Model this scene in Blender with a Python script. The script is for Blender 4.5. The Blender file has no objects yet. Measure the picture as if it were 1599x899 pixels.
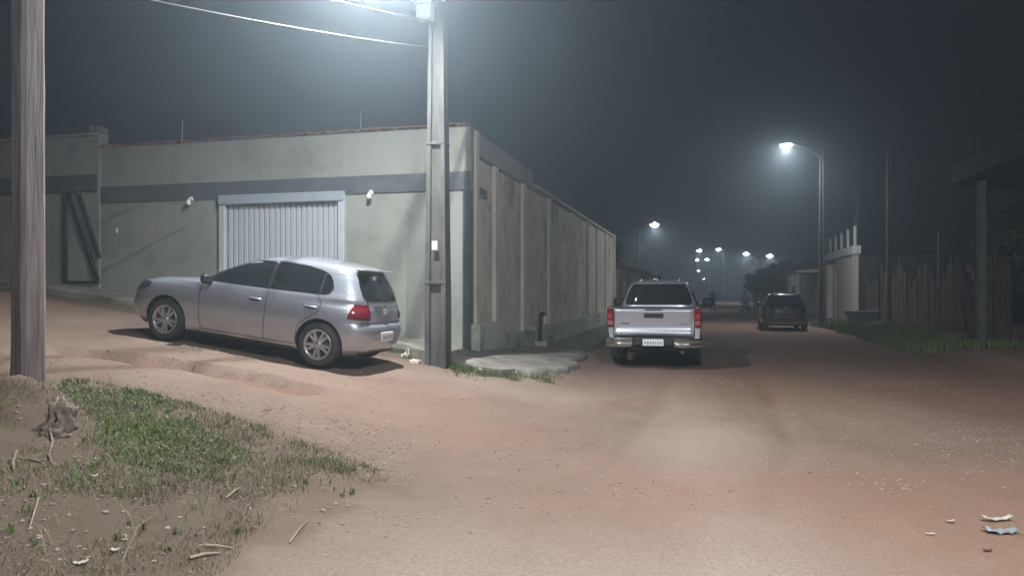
import bpy, bmesh, math, random
import numpy as np
from mathutils import Vector, Matrix, Quaternion

# ------------------------------------------------------------------ camera, sky, light, exposure
SC = bpy.context.scene
COL = SC.collection
THETA = math.radians(14.5)      # the street runs along +Y; the camera looks this far to its left
FPX, CXP, HOR, CAMZ = 1150.0, 799.5, 457.0, 1.5
cam_data = bpy.data.cameras.new('camera')
cam_data.sensor_fit = 'HORIZONTAL'
cam_data.sensor_width = 36.0
cam_data.lens = 36.0 * FPX / 1599.0
cam_data.shift_y = (HOR - 449.5) / 1599.0
cam_data.clip_start = 0.05
cam_data.clip_end = 3000
cam = bpy.data.objects.new('camera', cam_data)
COL.objects.link(cam)
cam.location = (0, 0, CAMZ)
cam.rotation_euler = (math.radians(90), 0, THETA)
SC.camera = cam

world = bpy.data.worlds.new('World')
SC.world = world
world.use_nodes = True
wn = world.node_tree.nodes
wl = world.node_tree.links
sky = wn.new('ShaderNodeTexSky')
sky.sky_type = 'NISHITA'
sky.sun_disc = False
sky.sun_elevation = math.radians(24)
sky.sun_rotation = math.radians(200)
wl.new(sky.outputs['Color'], wn['Background'].inputs['Color'])
wn['Background'].inputs['Strength'].default_value = 0.0011     # night

SC.view_settings.view_transform = 'Standard'
SC.view_settings.look = 'None'
SC.view_settings.exposure = 0.2
SC.view_settings.gamma = 1.0
SC.view_settings.use_curve_mapping = False
SC.cycles.use_denoising = True
SC.cycles.max_bounces = 6
SC.cycles.diffuse_bounces = 3
SC.cycles.glossy_bounces = 3
SC.cycles.transmission_bounces = 4
SC.cycles.volume_bounces = 0
SC.cycles.use_adaptive_sampling = True
SC.cycles.adaptive_threshold = 0.02
SC.cycles.sample_clamp_indirect = 4.0

LAMP_CORNER = 1020.0      # watts, the lamp on the corner pole
LAMP_NEAR = 1450.0        # the lamp beside the photographer
LAMP_STREET = 300.0      # the lamps down the street
HAZE = 0.0068

# ------------------------------------------------------------------ helpers
rng = np.random.default_rng(7)
random.seed(7)
SIN, COS = math.sin(THETA), math.cos(THETA)

def ray(px, py):
    a = (px - CXP) / FPX
    return Vector((a * COS - SIN, a * SIN + COS, (HOR - py) / FPX))

def at_depth(px, py, Z):
    return Vector((0, 0, CAMZ)) + ray(px, py) * Z
def at_u(px, py, u):
    d = ray(px, py); return Vector((0, 0, CAMZ)) + d * (u / d.y)
def at_v(px, py, v):
    d = ray(px, py); return Vector((0, 0, CAMZ)) + d * (v / d.x)

def _hash(ix, iy, seed):
    n = (ix.astype(np.int64) * 374761393 + iy.astype(np.int64) * 668265263 + seed * 974634777) & 0x7fffffff
    n = ((n ^ (n >> 13)) * 1274126177) & 0x7fffffff
    return ((n ^ (n >> 16)) & 0xffff) / 65535.0
def vnoise(x, y, seed=0):
    x = np.asarray(x, float); y = np.asarray(y, float)
    ix = np.floor(x); iy = np.floor(y)
    fx = x - ix; fy = y - iy
    fx = fx * fx * (3 - 2 * fx); fy = fy * fy * (3 - 2 * fy)
    a = _hash(ix, iy, seed); b = _hash(ix + 1, iy, seed)
    c = _hash(ix, iy + 1, seed); d = _hash(ix + 1, iy + 1, seed)
    return (a * (1 - fx) + b * fx) * (1 - fy) + (c * (1 - fx) + d * fx) * fy * 1.0
def fbm(x, y, seed=0, oct=4):
    s = 0; a = 0.5
    for k in range(oct):
        s = s + a * (vnoise(x * 2 ** k + 13.7 * k, y * 2 ** k - 7.1 * k, seed + k) * 2 - 1)
        a *= 0.5
    return s
def sstep(a, b, x):
    t = np.clip((x - a) / (b - a), 0, 1)
    return t * t * (3 - 2 * t)

BASE_V = [-80, -30, -12.7, -7.5, -4.9, -4.35, -3.2, -2.0, 4.6, 6.0, 9, 80]
BASE_H = [6.5, 3.4, 1.48, 0.80, 0.455, 0.37, 0.17, 0.0, 0.0, 0.06, 0.1, 0.3]
def Hbase(v, u):
    h = np.interp(v, BASE_V, BASE_H)
    return h * np.where(np.asarray(v) < -1.5, np.interp(u, [13.2, 19.0], [1.0, 0.16]), 1.0)
def ground_at(px, py, fn=None):
    """pixel -> the point where its ray meets the ground"""
    fn = fn or Hbase
    d = ray(px, py)
    T = np.arange(0.5, 80, 0.02)
    below = CAMZ + d.z * T <= fn(d.x * T, d.y * T)
    t = T[np.argmax(below)] if below.any() else 80.0
    return Vector((0, 0, CAMZ)) + d * float(t)
GULLY = [ground_at(*p) for p in ((62, 538), (200, 550), (330, 566), (430, 588), (535, 614))]
def seg_dist(v, u, pts):
    """signed side distance to a polyline (positive = left of travel) and the along fraction"""
    best = np.full(np.shape(v), 1e9); sd = np.zeros(np.shape(v)); fr = np.zeros(np.shape(v))
    n = len(pts) - 1
    for i in range(n):
        ax, ay = pts[i].x, pts[i].y; bx, by = pts[i + 1].x, pts[i + 1].y
        dx, dy = bx - ax, by - ay; L2 = dx * dx + dy * dy
        t = np.clip(((v - ax) * dx + (u - ay) * dy) / L2, 0, 1)
        ex = v - (ax + t * dx); ey = u - (ay + t * dy)
        d = np.hypot(ex, ey); side = np.sign(dx * ey - dy * ex)
        m = d < best
        best = np.where(m, d, best); sd = np.where(m, d * side, sd); fr = np.where(m, (i + t) / n, fr)
    return best, sd, fr
MOUND = ground_at(40, 650)
def H(v, u):
    v = np.asarray(v, float); u = np.asarray(u, float)
    h = Hbase(v, u)
    amp = np.interp(v, [-12, -4, -2, 5, 7], [0.05, 0.05, 0.022, 0.022, 0.05])
    h = h + amp * fbm(v * 0.55, u * 0.55, 3, 4) + 0.016 * fbm(v * 3.1, u * 3.1, 9, 3) + 0.007 * fbm(v * 8.3, u * 8.3, 15, 2)
    near = np.exp(-((v + 3.4) ** 2) / 4.0 - ((u - 3.6) ** 2) / 5.0)
    h = h + near * 0.035 * fbm(v * 5, u * 5, 21, 3)
    for k_, off in ((0, -.75), (1, .75)):      # wheel ruts that swing from the road into the side street
        c_ = -1.3 + off + 2.6 * np.tanh((u - 1.0) / 5.0) * 0.6 + .12 * fbm(u * .6, v * .1, 55 + k_, 2)
        h = h - .036 * np.exp(-((v - c_) / .15) ** 2) * sstep(2, 4, u) * (1 - sstep(12, 16, u)) * (.5 + vnoise(u * .8, v * .3, 57))
    h = h + .012 * fbm(v * 1.7, u * 1.7, 58, 4)
    d, sd, fr = seg_dist(v, u, GULLY)
    wob = 0.10 * fbm(v * 2.2, u * 2.2, 31, 3)
    env = sstep(0.0, 0.08, fr) * (1 - sstep(0.85, 1.0, fr))
    x = -(sd + wob)                       # positive = the camera's side of the cut edge
    h = h - env * 0.17 * sstep(-0.01, 0.035, x) * (1 - sstep(0.25, 0.75, x))
    r = np.hypot((v - MOUND.x) * 0.9, (u - MOUND.y) * 1.3)
    h = h + (0.26 + 0.10 * fbm(v * 3, u * 3, 41, 4)) * (1 - sstep(0.05, 0.62, r + 0.14 * fbm(v * 2.5, u * 2.5, 44, 3)))
    # worn apron of the building at the right
    h = h + 0.13 * sstep(5.0, 6.2, v + 0.2 * fbm(v, u, 51, 2)) * sstep(11, 14, u) * (1 - sstep(19.6, 20.6, u))
    return h
def Hs(v, u): return float(H(v, u))
def gpt(px, py):
    return ground_at(px, py, H)

# ---- objects
def tag(o, label=None, cat=None, group=None, kind=None):
    if label: o['label'] = label
    if cat: o['category'] = cat
    if group: o['group'] = group
    if kind: o['kind'] = kind
    return o
def empty(name, loc=(0, 0, 0), label=None, cat=None, group=None, rz=0.0, matrix=None):
    o = bpy.data.objects.new(name, None); COL.objects.link(o)
    o.empty_display_size = 0.2
    if matrix is not None: o.matrix_world = matrix
    else:
        o.location = loc; o.rotation_euler = (0, 0, rz)
    return tag(o, label, cat, group)
def link_mesh(name, me, mat, parent=None):
    o = bpy.data.objects.new(name, me); COL.objects.link(o)
    if mat is not None and len(me.materials) == 0:
        for m in (mat if isinstance(mat, (list, tuple)) else [mat]): me.materials.append(m)
    if parent is not None: o.parent = parent
    return o
def copy_tree(o, parent=None):
    c = o.copy(); COL.objects.link(c); c.parent = parent
    for ch in o.children: copy_tree(ch, c)
    return c

class MB:
    """collects shapes and links them as one mesh object"""
    def __init__(s): s.v = []; s.f = []; s.sm = []; s.mi = []
    def add(s, verts, faces, smooth=False, mi=0):
        n = len(s.v)
        s.v += [tuple(p) for p in verts]
        for f in faces:
            s.f.append(tuple(i + n for i in f)); s.sm.append(smooth); s.mi.append(mi)
        return s
    def box(s, c, size, rot=None, taper=1.0, bevel=0.0, mi=0):
        hx, hy, hz = size[0] / 2, size[1] / 2, size[2] / 2
        b = min(bevel, hx * .9, hy * .9, hz * .9)
        R = rot if rot is not None else Matrix.Identity(3)
        c = Vector(c)
        if b <= 0:
            P = [(-hx, -hy, -hz), (hx, -hy, -hz), (hx, hy, -hz), (-hx, hy, -hz)]
            Q = [(x * taper, y * taper, hz) for x, y, _ in P]
            vs = [c + R @ Vector(p) for p in P + Q]
            return s.add(vs, [(3, 2, 1, 0), (4, 5, 6, 7), (0, 1, 5, 4), (1, 2, 6, 5), (2, 3, 7, 6), (3, 0, 4, 7)], mi=mi)
        vs = []
        for sx in (-1, 1):
            for sy in (-1, 1):
                for sz in (-1, 1):
                    t = taper if sz > 0 else 1.0
                    for k in range(3):
                        p = [hx - b, hy - b, hz - b]; p[k] += b
                        vs.append(c + R @ Vector((sx * p[0] * t, sy * p[1] * t, sz * p[2])))
        def I(sx, sy, sz, k): return ((sx > 0) * 4 + (sy > 0) * 2 + (sz > 0)) * 3 + k
        F = []
        for a in (-1, 1):
            F.append([I(a, -1, -1, 0), I(a, 1, -1, 0), I(a, 1, 1, 0), I(a, -1, 1, 0)])
            F.append([I(-1, a, -1, 1), I(1, a, -1, 1), I(1, a, 1, 1), I(-1, a, 1, 1)])
            F.append([I(-1, -1, a, 2), I(1, -1, a, 2), I(1, 1, a, 2), I(-1, 1, a, 2)])
            for e in (-1, 1):
                F.append([I(-1, a, e, 1), I(1, a, e, 1), I(1, a, e, 2), I(-1, a, e, 2)])
                F.append([I(a, -1, e, 0), I(a, 1, e, 0), I(a, 1, e, 2), I(a, -1, e, 2)])
                F.append([I(a, e, -1, 0), I(a, e, 1, 0), I(a, e, 1, 1), I(a, e, -1, 1)])
        for sx in (-1, 1):
            for sy in (-1, 1):
                for sz in (-1, 1): F.append([I(sx, sy, sz, 0), I(sx, sy, sz, 1), I(sx, sy, sz, 2)])
        return s.add(vs, F, mi=mi)
    def tube(s, pts, radii, n=8, cap=True, mi=0, smooth=True):
        pts = [Vector(p) for p in pts]
        if not isinstance(radii, (list, tuple)): radii = [radii] * len(pts)
        rings = []; up = Vector((0, 0, 1))
        prev = None
        for i, p in enumerate(pts):
            d = (pts[min(i + 1, len(pts) - 1)] - pts[max(i - 1, 0)]).normalized()
            if prev is None:
                a = d.orthogonal().normalized()
            else:
                a = (prev - d * prev.dot(d)).normalized()
            prev = a; b = d.cross(a)
            rings.append([p + (a * math.cos(t) + b * math.sin(t)) * radii[i] for t in [2 * math.pi * k / n for k in range(n)]])
        vs = [q for r in rings for q in r]; F = []
        for i in range(len(pts) - 1):
            for k in range(n):
                F.append((i * n + k, i * n + (k + 1) % n, (i + 1) * n + (k + 1) % n, (i + 1) * n + k))
        s.add(vs, F, smooth, mi)
        if cap:
            s.add(rings[0], [tuple(reversed(range(n)))], False, mi); s.add(rings[-1], [tuple(range(n))], False, mi)
        return s
    def lathe(s, prof, c=(0, 0, 0), axis='z', n=24, mi=0, smooth=True):
        """prof = (radius, along) pairs"""
        vs = []; m = len(prof); c = Vector(c)
        for k in range(n):
            t = 2 * math.pi * k / n
            for r, h in prof:
                p = (r * math.cos(t), r * math.sin(t), h)
                if axis == 'y': p = (p[0], h, p[1])
                elif axis == 'x': p = (h, p[0], p[1])
                vs.append(c + Vector(p))
        F = []
        for k in range(n):
            for j in range(m - 1):
                F.append((k * m + j, ((k + 1) % n) * m + j, ((k + 1) % n) * m + j + 1, k * m + j + 1))
        return s.add(vs, F, smooth, mi)
    def prism(s, outline, a, b, axis='y', mi=0):
        """outline: 2-D points, extruded from a to b along the axis"""
        def P(p, t):
            return {'y': (p[0], t, p[1]), 'x': (t, p[0], p[1]), 'z': (p[0], p[1], t)}[axis]
        n = len(outline)
        vs = [P(p, a) for p in outline] + [P(p, b) for p in outline]
        F = [tuple(range(n)), tuple(reversed(range(n, 2 * n)))] + [(i, i + n, (i + 1) % n + n, (i + 1) % n) for i in range(n)]
        return s.add(vs, F, mi=mi)
    def blob(s, c, r, rough=0.25, seed=0, sub=2, mi=0, flat=False):
        bm = bmesh.new(); bmesh.ops.create_icosphere(bm, subdivisions=sub, radius=1)
        rr = random.Random(seed)
        off = Vector((rr.uniform(-9, 9), rr.uniform(-9, 9), rr.uniform(-9, 9)))
        from mathutils import noise
        vs = []
        for v in bm.verts:
            k = 1 + rough * noise.noise(v.co * 1.7 + off) + rough * .5 * noise.noise(v.co * 4 + off)
            vs.append(Vector(c) + Vector((v.co.x * r[0] * k, v.co.y * r[1] * k, v.co.z * r[2] * k)))
        s.add(vs, [tuple(v.index for v in f.verts) for f in bm.faces], not flat, mi); bm.free()
        return s
    def mesh(s, name):
        me = bpy.data.meshes.new(name)
        me.from_pydata(s.v, [], s.f)
        me.polygons.foreach_set('use_smooth', s.sm)
        me.polygons.foreach_set('material_index', s.mi)
        bm = bmesh.new(); bm.from_mesh(me); bmesh.ops.recalc_face_normals(bm, faces=bm.faces); bm.to_mesh(me); bm.free()
        me.update()
        return me
    def build(s, name, mat, parent=None):
        return link_mesh(name, s.mesh(name), mat, parent)

# ------------------------------------------------------------------ materials
MAT = {}
def nodes_of(name):
    m = bpy.data.materials.new(name); m.use_nodes = True
    return m, m.node_tree.nodes, m.node_tree.links, m.node_tree.nodes['Principled BSDF']
def surf(name, col, rough=0.7, metal=0.0, var=0.15, scale=6.0, col2=None, bump=0.0, bscale=40.0, spec=0.5, coat=0.0,
         stretch=(1, 1, 1), detail=5.0, contrast=(0.35, 0.7)):
    """noise-mottled principled surface"""
    if name in MAT: return MAT[name]
    m, N, L, P = nodes_of(name)
    tc = N.new('ShaderNodeTexCoord'); mp = N.new('ShaderNodeMapping'); mp.inputs['Scale'].default_value = stretch
    L.new(tc.outputs['Object'], mp.inputs['Vector'])
    nz = N.new('ShaderNodeTexNoise'); nz.inputs['Scale'].default_value = scale; nz.inputs['Detail'].default_value = detail
    nz.inputs['Roughness'].default_value = 0.62
    L.new(mp.outputs['Vector'], nz.inputs['Vector'])
    rp = N.new('ShaderNodeMapRange'); rp.inputs['From Min'].default_value = contrast[0]; rp.inputs['From Max'].default_value = contrast[1]
    L.new(nz.outputs['Fac'], rp.inputs['Value'])
    mx = N.new('ShaderNodeMix'); mx.data_type = 'RGBA'
    c2 = col2 or tuple(max(0, c * (1 - var * 2)) for c in col)
    mx.inputs['A'].default_value = (*col, 1); mx.inputs['B'].default_value = (*c2, 1)
    L.new(rp.outputs['Result'], mx.inputs['Factor'])
    L.new(mx.outputs['Result'], P.inputs['Base Color'])
    P.inputs['Roughness'].default_value = rough; P.inputs['Metallic'].default_value = metal
    P.inputs['Specular IOR Level'].default_value = spec
    if coat: P.inputs['Coat Weight'].default_value = coat; P.inputs['Coat Roughness'].default_value = 0.06
    if bump:
        n2 = N.new('ShaderNodeTexNoise'); n2.inputs['Scale'].default_value = bscale; n2.inputs['Detail'].default_value = 6
        L.new(mp.outputs['Vector'], n2.inputs['Vector'])
        bp = N.new('ShaderNodeBump'); bp.inputs['Strength'].default_value = bump; bp.inputs['Distance'].default_value = 0.02
        L.new(n2.outputs['Fac'], bp.inputs['Height']); L.new(bp.outputs['Normal'], P.inputs['Normal'])
    MAT[name] = m
    return m
def emit(name, col, strength):
    if name in MAT: return MAT[name]
    m, N, L, P = nodes_of(name)
    P.inputs['Base Color'].default_value = (0.8, 0.8, 0.8, 1)
    P.inputs['Emission Color'].default_value = (*col, 1); P.inputs['Emission Strength'].default_value = strength
    MAT[name] = m; return m
def plaster(name, col, stain, streak=0.5, moss=None, patch=None, rough=0.85, big=0.55, seed=0.0):
    """painted render with blotches, rain streaks and, if given, moss and bared patches"""
    m, N, L, P = nodes_of(name)
    tc = N.new('ShaderNodeTexCoord')
    def noise(scale, stretch=(1, 1, 1), detail=6, lo=.4, hi=.65):
        mp = N.new('ShaderNodeMapping'); mp.inputs['Scale'].default_value = stretch; mp.inputs['Location'].default_value = (seed, seed * 2, 0)
        L.new(tc.outputs['Object'], mp.inputs['Vector'])
        n = N.new('ShaderNodeTexNoise'); n.inputs['Scale'].default_value = scale; n.inputs['Detail'].default_value = detail
        n.inputs['Roughness'].default_value = .65
        L.new(mp.outputs['Vector'], n.inputs['Vector'])
        r = N.new('ShaderNodeMapRange'); r.inputs['From Min'].default_value = lo; r.inputs['From Max'].default_value = hi
        L.new(n.outputs['Fac'], r.inputs['Value']); return r.outputs['Result'], n.outputs['Fac']
    def mix(a, b, fac, amt):
        k = N.new('ShaderNodeMath'); k.operation = 'MULTIPLY'; k.inputs[1].default_value = amt; L.new(fac, k.inputs[0])
        x = N.new('ShaderNodeMix'); x.data_type = 'RGBA'; L.new(k.outputs[0], x.inputs['Factor'])
        if isinstance(a, tuple): x.inputs['A'].default_value = (*a, 1)
        else: L.new(a, x.inputs['A'])
        x.inputs['B'].default_value = (*b, 1)
        return x.outputs['Result']
    f1, _ = noise(big, detail=7, lo=.42, hi=.72)
    f2, _ = noise(1.6, (3.2, 3.2, 0.22), lo=.47, hi=.72)
    f3, fine = noise(9.0, lo=.35, hi=.75)
    c = mix(col, stain, f1, 0.55)
    if patch: 
        fp, _ = noise(0.9, (1, 1, 0.6), detail=8, lo=.52, hi=.60); c = mix(c, patch, fp, 0.85)
    c = mix(c, stain, f2, streak)
    c = mix(c, tuple(x * .72 for x in col), f3, 0.35)
    if moss:
        fm, _ = noise(1.1, detail=9, lo=.54, hi=.7); c = mix(c, moss, fm, 0.75)
    L.new(c, P.inputs['Base Color']); P.inputs['Roughness'].default_value = rough
    P.inputs['Specular IOR Level'].default_value = 0.25
    bp = N.new('ShaderNodeBump'); bp.inputs['Strength'].default_value = 0.35; bp.inputs['Distance'].default_value = 0.02
    L.new(fine, bp.inputs['Height']); L.new(bp.outputs['Normal'], P.inputs['Normal'])
    MAT[name] = m; return m

M_wall = plaster('cream_green_render', (0.262, 0.262, 0.234), (0.172, 0.175, 0.154), 0.30, moss=(0.16, 0.165, 0.135))
M_band = surf('charcoal_band', (0.075, 0.085, 0.09), 0.8, var=.2, scale=3, bump=.2)
M_oldwall = plaster('old_peeling_render', (0.62, 0.56, 0.49), (0.19, 0.175, 0.155), 0.16, patch=(0.48, 0.35, 0.26), seed=3.3, big=.7, moss=(0.13, 0.12, 0.105))
M_oldpil = plaster('old_pilaster_render', (0.60, 0.56, 0.50), (0.20, 0.19, 0.175), 0.25, seed=9.1, big=1.1)
M_plinth = plaster('grey_plinth', (0.44, 0.45, 0.42), (0.2, 0.21, 0.19), 0.4, moss=(0.10, 0.13, 0.08), seed=5.0)
M_tile = surf('clay_tile', (0.30, 0.135, 0.09), .9, var=.25, scale=5, bump=.3)
M_gate = surf('gate_paint', (0.42, 0.445, 0.475), .45, var=.06, scale=3, bump=.05, stretch=(3, 3, .5))
M_gatefr = surf('gate_frame_paint', (0.42, 0.44, 0.46), .5, var=.08, scale=3)
M_concrete = surf('pole_concrete', (0.095, 0.091, 0.083), .9, var=.3, scale=4, bump=.5, bscale=30, stretch=(2, 2, .35))
M_woodpole = surf('weathered_pole', (0.17, 0.14, 0.132), .9, var=.3, scale=7, bump=.6, bscale=18, stretch=(3, 3, .18))
M_slab = surf('pavement_concrete', (0.24, 0.22, 0.185), .92, var=.3, scale=2.2, bump=.6, bscale=22)
M_black = surf('black_iron', (0.018, 0.02, 0.02), .55, var=.2)
M_galv = surf('galvanised_steel', (0.45, 0.47, 0.48), .45, metal=.8, var=.12, scale=9)
M_white = surf('white_plastic', (0.72, 0.73, 0.72), .5, var=.08, scale=8)
M_wire = surf('wire_sheath', (0.06, 0.06, 0.06), .6, var=.1)
M_dark = surf('dark_plastic', (0.02, 0.02, 0.022), .6, var=.1)
# ------------------------------------------------------------------ ground
def project(v, u, z):
    X = v * COS + u * SIN; Z = -v * SIN + u * COS
    Zs = np.maximum(Z, 0.05)
    return CXP + FPX * X / Zs, HOR - FPX * (z - CAMZ) / Zs, Z
def in_poly(px, py, poly):
    px = np.asarray(px); py = np.asarray(py)
    r = np.zeros(px.shape, bool); n = len(poly)
    for i in range(n):
        x1, y1 = poly[i]; x2, y2 = poly[(i + 1) % n]
        c = ((y1 > py) != (y2 > py)) & (px < (x2 - x1) * (py - y1) / (y2 - y1 + 1e-9) + x1)
        r ^= c
    return r
def axis(stops):
    out = []
    for (a, b, st) in stops: out += list(np.arange(a, b - 1e-6, st))
    out.append(stops[-1][1]); return np.array(out)
gx = axis([(-400, -60, 40), (-60, -20, 4), (-20, -9, .5), (-9, -5, .075), (-5, 4, .06), (4, 9, .12), (9, 20, .8), (20, 60, 5), (60, 400, 40)])
gy = axis([(-60, 0, 5), (0, 2.4, .3), (2.4, 7, .05), (7, 13, .075), (13, 22, .15), (22, 40, .5), (40, 120, 4), (120, 900, 60)])
GX, GY = np.meshgrid(gx, gy)
GZ = H(GX, GY)
nx, ny = len(gx), len(gy)
me = bpy.data.meshes.new('ground')
co = np.stack([GX, GY, GZ], -1).reshape(-1, 3)
idx = np.arange(nx * ny).reshape(ny, nx)
quads = np.stack([idx[:-1, :-1], idx[:-1, 1:], idx[1:, 1:], idx[1:, :-1]], -1).reshape(-1, 4)
me.from_pydata(co.tolist(), [], quads.tolist())
me.polygons.foreach_set('use_smooth', [True] * len(me.polygons))
V, U, Zc = co[:, 0], co[:, 1], co[:, 2]
PX, PY, PZ = project(V, U, Zc)
d, sd, fr = seg_dist(V, U, GULLY)
wobn = 0.25 * fbm(V * 1.3, U * 1.3, 61, 4)
red = sstep(0.0, .10, -(sd + .1 * fbm(V * 2.2, U * 2.2, 31, 3))) * (1 - sstep(.25, .85, -sd + wobn)) * sstep(.02, .2, fr) * (1 - sstep(.9, 1, fr))
red = np.maximum(red, 0.8 * np.clip(1.6 * fbm(V * .35, U * .35, 71, 4) + sstep(.4, 3.6, V + .25 * (U - 4)) * .95, 0, 1))
BANKPOLY = [(-300, 612), (90, 585), (190, 600), (340, 640), (480, 690), (600, 735), (560, 770), (470, 800), (380, 860), (300, 960), (-300, 1500)]
def soft_poly(poly, soft):
    acc = np.zeros(V.shape)
    for (ox, oy) in ((0, 0), (soft, 0), (-soft, 0), (0, soft * .5), (0, -soft * .5), (soft * .6, soft * .3), (-soft * .6, -soft * .3)):
        w = 60 * fbm(V * 2.5, U * 2.5, 81, 4)
        acc += in_poly(PX + ox + w, PY + oy + w * .5, poly)
    return acc / 7 * (PZ > .3)
org = soft_poly(BANKPOLY, 40)
org = np.maximum(org, sstep(4.9, 6.2, V + .5 * fbm(V, U, 83, 3)) * sstep(19.5, 21, U) * .9)
org = np.maximum(org, sstep(.9, .35, np.abs(U - 11.75)) * sstep(-2.6, -4.2, V) * .8)
pale = np.clip(sstep(13.2, 14.0, U) * sstep(-2.6, -3.2, V), 0, 1) * .9
pale = np.maximum(pale, .9 * sstep(5.2, 6.0, V) * sstep(11, 14, U) * (1 - sstep(19.6, 20.6, U)))
track = np.exp(-((V + .35 * (U - 4) * .25 - .3 + .25 * fbm(U * .5, V * .1, 91, 2)) / .55) ** 2)
pale = np.maximum(pale, .95 * np.exp(-((U - 3.2) / 1.6) ** 2) * sstep(2.4, .8, np.abs(V + .6)))  # foreground pool of light put partly into a paler ground colour
pale = np.maximum(pale, .55 * track + .45 * np.clip(1.5 * fbm(V * .5 + 20, U * .28, 93, 4) + .2, 0, 1))
att = me.color_attributes.new('soil_and_light', 'FLOAT_COLOR', 'POINT')
att.data.foreach_set('color', np.stack([np.clip(red, 0, 1), np.clip(org, 0, 1), np.clip(pale, 0, 1), np.ones_like(red)], -1).astype(np.float32).ravel())
def ground_material():
    m, N, L, P = nodes_of('dirt')
    tc = N.new('ShaderNodeTexCoord')
    at = N.new('ShaderNodeAttribute'); at.attribute_name = 'soil_and_light'
    sp = N.new('ShaderNodeSeparateColor'); L.new(at.outputs['Color'], sp.inputs['Color'])
    def noise(scale, detail=8, lo=.35, hi=.68):
        n = N.new('ShaderNodeTexNoise'); n.inputs['Scale'].default_value = scale; n.inputs['Detail'].default_value = detail; n.inputs['Roughness'].default_value = .66
        L.new(tc.outputs['Object'], n.inputs['Vector'])
        r = N.new('ShaderNodeMapRange'); r.inputs['From Min'].default_value = lo; r.inputs['From Max'].default_value = hi
        L.new(n.outputs['Fac'], r.inputs['Value']); return r.outputs['Result'], n.outputs['Fac']
    def math_(op, a, b):
        k = N.new('ShaderNodeMath'); k.operation = op; k.use_clamp = True
        for i, x in enumerate((a, b)):
            if isinstance(x, (int, float)): k.inputs[i].default_value = x
            else: L.new(x, k.inputs[i])
        return k.outputs[0]
    def mix(a, b, f):
        x = N.new('ShaderNodeMix'); x.data_type = 'RGBA'
        if isinstance(f, (int, float)): x.inputs['Factor'].default_value = f
        else: L.new(f, x.inputs['Factor'])
        for k, c in (('A', a), ('B', b)):
            if isinstance(c, tuple): x.inputs[k].default_value = (*c, 1)
            else: L.new(c, x.inputs[k])
        return x.outputs['Result']
    n1, _ = noise(.7); n2, f2 = noise(5.5); n3, f3 = noise(38, 6, .4, .62); n4, f4 = noise(130, 4, .42, .6)
    c = mix((.225, .158, .125), (.165, .112, .086), n1)
    c = mix(c, (.345, .275, .235), math_('MULTIPLY', sp.outputs['Blue'], .8))
    c = mix(c, (.245, .128, .082), math_('MULTIPLY', sp.outputs['Red'], math_('ADD', math_('MULTIPLY', n2, .5), .4)))
    c = mix(c, (.085, .068, .05), math_('MULTIPLY', sp.outputs['Green'], .85))
    c = mix(c, (.13, .09, .07), math_('MULTIPLY', n3, .4))
    vo = N.new('ShaderNodeTexVoronoi'); vo.inputs['Scale'].default_value = 26; L.new(tc.outputs['Object'], vo.inputs['Vector'])
    peb = N.new('ShaderNodeMapRange'); peb.inputs['From Min'].default_value = .16; peb.inputs['From Max'].default_value = .10
    L.new(vo.outputs['Distance'], peb.inputs['Value'])
    pf = math_('MULTIPLY', peb.outputs['Result'], math_('MULTIPLY', n2, .55))
    c = mix(c, (.34, .28, .24), pf)
    c = mix(c, (.10, .07, .05), math_('MULTIPLY', n4, .16))
    L.new(c, P.inputs['Base Color']); P.inputs['Roughness'].default_value = .95; P.inputs['Specular IOR Level'].default_value = .15
    h = math_('ADD', math_('MULTIPLY', f3, .6), math_('MULTIPLY', f4, .25))
    h = math_('ADD', h, math_('MULTIPLY', peb.outputs['Result'], .12))
    bp = N.new('ShaderNodeBump'); bp.inputs['Strength'].default_value = .8; bp.inputs['Distance'].default_value = .035
    L.new(h, bp.inputs['Height']); L.new(bp.outputs['Normal'], P.inputs['Normal'])
    return m
ground = link_mesh('ground', me, ground_material()); tag(ground, kind='structure')

# ------------------------------------------------------------------ front wall of the corner plot
UW = 13.0
VC = at_u(735, 500, UW).x                 # the corner
ZT = at_u(690, 200, UW).z                 # top of the wall
def bandz(): return at_u(720, 268, UW).z, at_u(720, 297, UW).z
ZB1, ZB0 = bandz()
VL = at_u(158, 300, UW).x
VG0, VG1 = at_u(345, 320, UW).x, at_u(540, 320, UW).x
ZG = at_u(540, 302, UW).z
def wall_piece(mb, x0, x1, ztop, y0, y1, zbot=None):
    n = max(1, int((x1 - x0) / 1.5)); xs = np.linspace(x0, x1, n + 1)
    bot = [(x, (float(Hbase(x, UW)) - .25) if zbot is None else zbot) for x in xs]
    mb.prism(bot + [(x1, ztop), (x0, ztop)], y0, y1, 'y')
fw = empty('front_wall', (0, 0, 0), 'long cream plastered corner wall with charcoal band and clay tile coping behind the silver hatchback', 'wall')
mb = MB(); wall_piece(mb, VL, VG0, ZT, UW, UW + .2); mb.build('wall_panel', M_wall, fw)
mb = MB(); wall_piece(mb, VG1, VC, ZT, UW, UW + .2); mb.build('wall_panel', M_wall, fw)
mb = MB(); wall_piece(mb, VG0, VG1, ZT, UW, UW + .2, ZG); mb.build('wall_panel', M_wall, fw)
mb = MB(); mb.box(((VL + VC) / 2, UW - .012, (ZB0 + ZB1) / 2), (VC - VL - .004, .03, ZB1 - ZB0), bevel=.004); mb.build('painted_band', M_band, fw)
pc = at_u(723, 400, UW).x
mb = MB(); mb.prism([(pc, .2), (VC + .004, .2), (VC + .004, ZB0 - .003), (pc, ZB0 - .003)], UW - .022, UW + .1, 'y'); mb.build('corner_strip', M_band, fw)
tb = MB()     # one curved clay tile, laid across the wall top
tn = 7
arc = [(.11 * math.cos(math.pi * k / tn), .065 * math.sin(math.pi * k / tn)) for k in range(tn + 1)]
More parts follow.
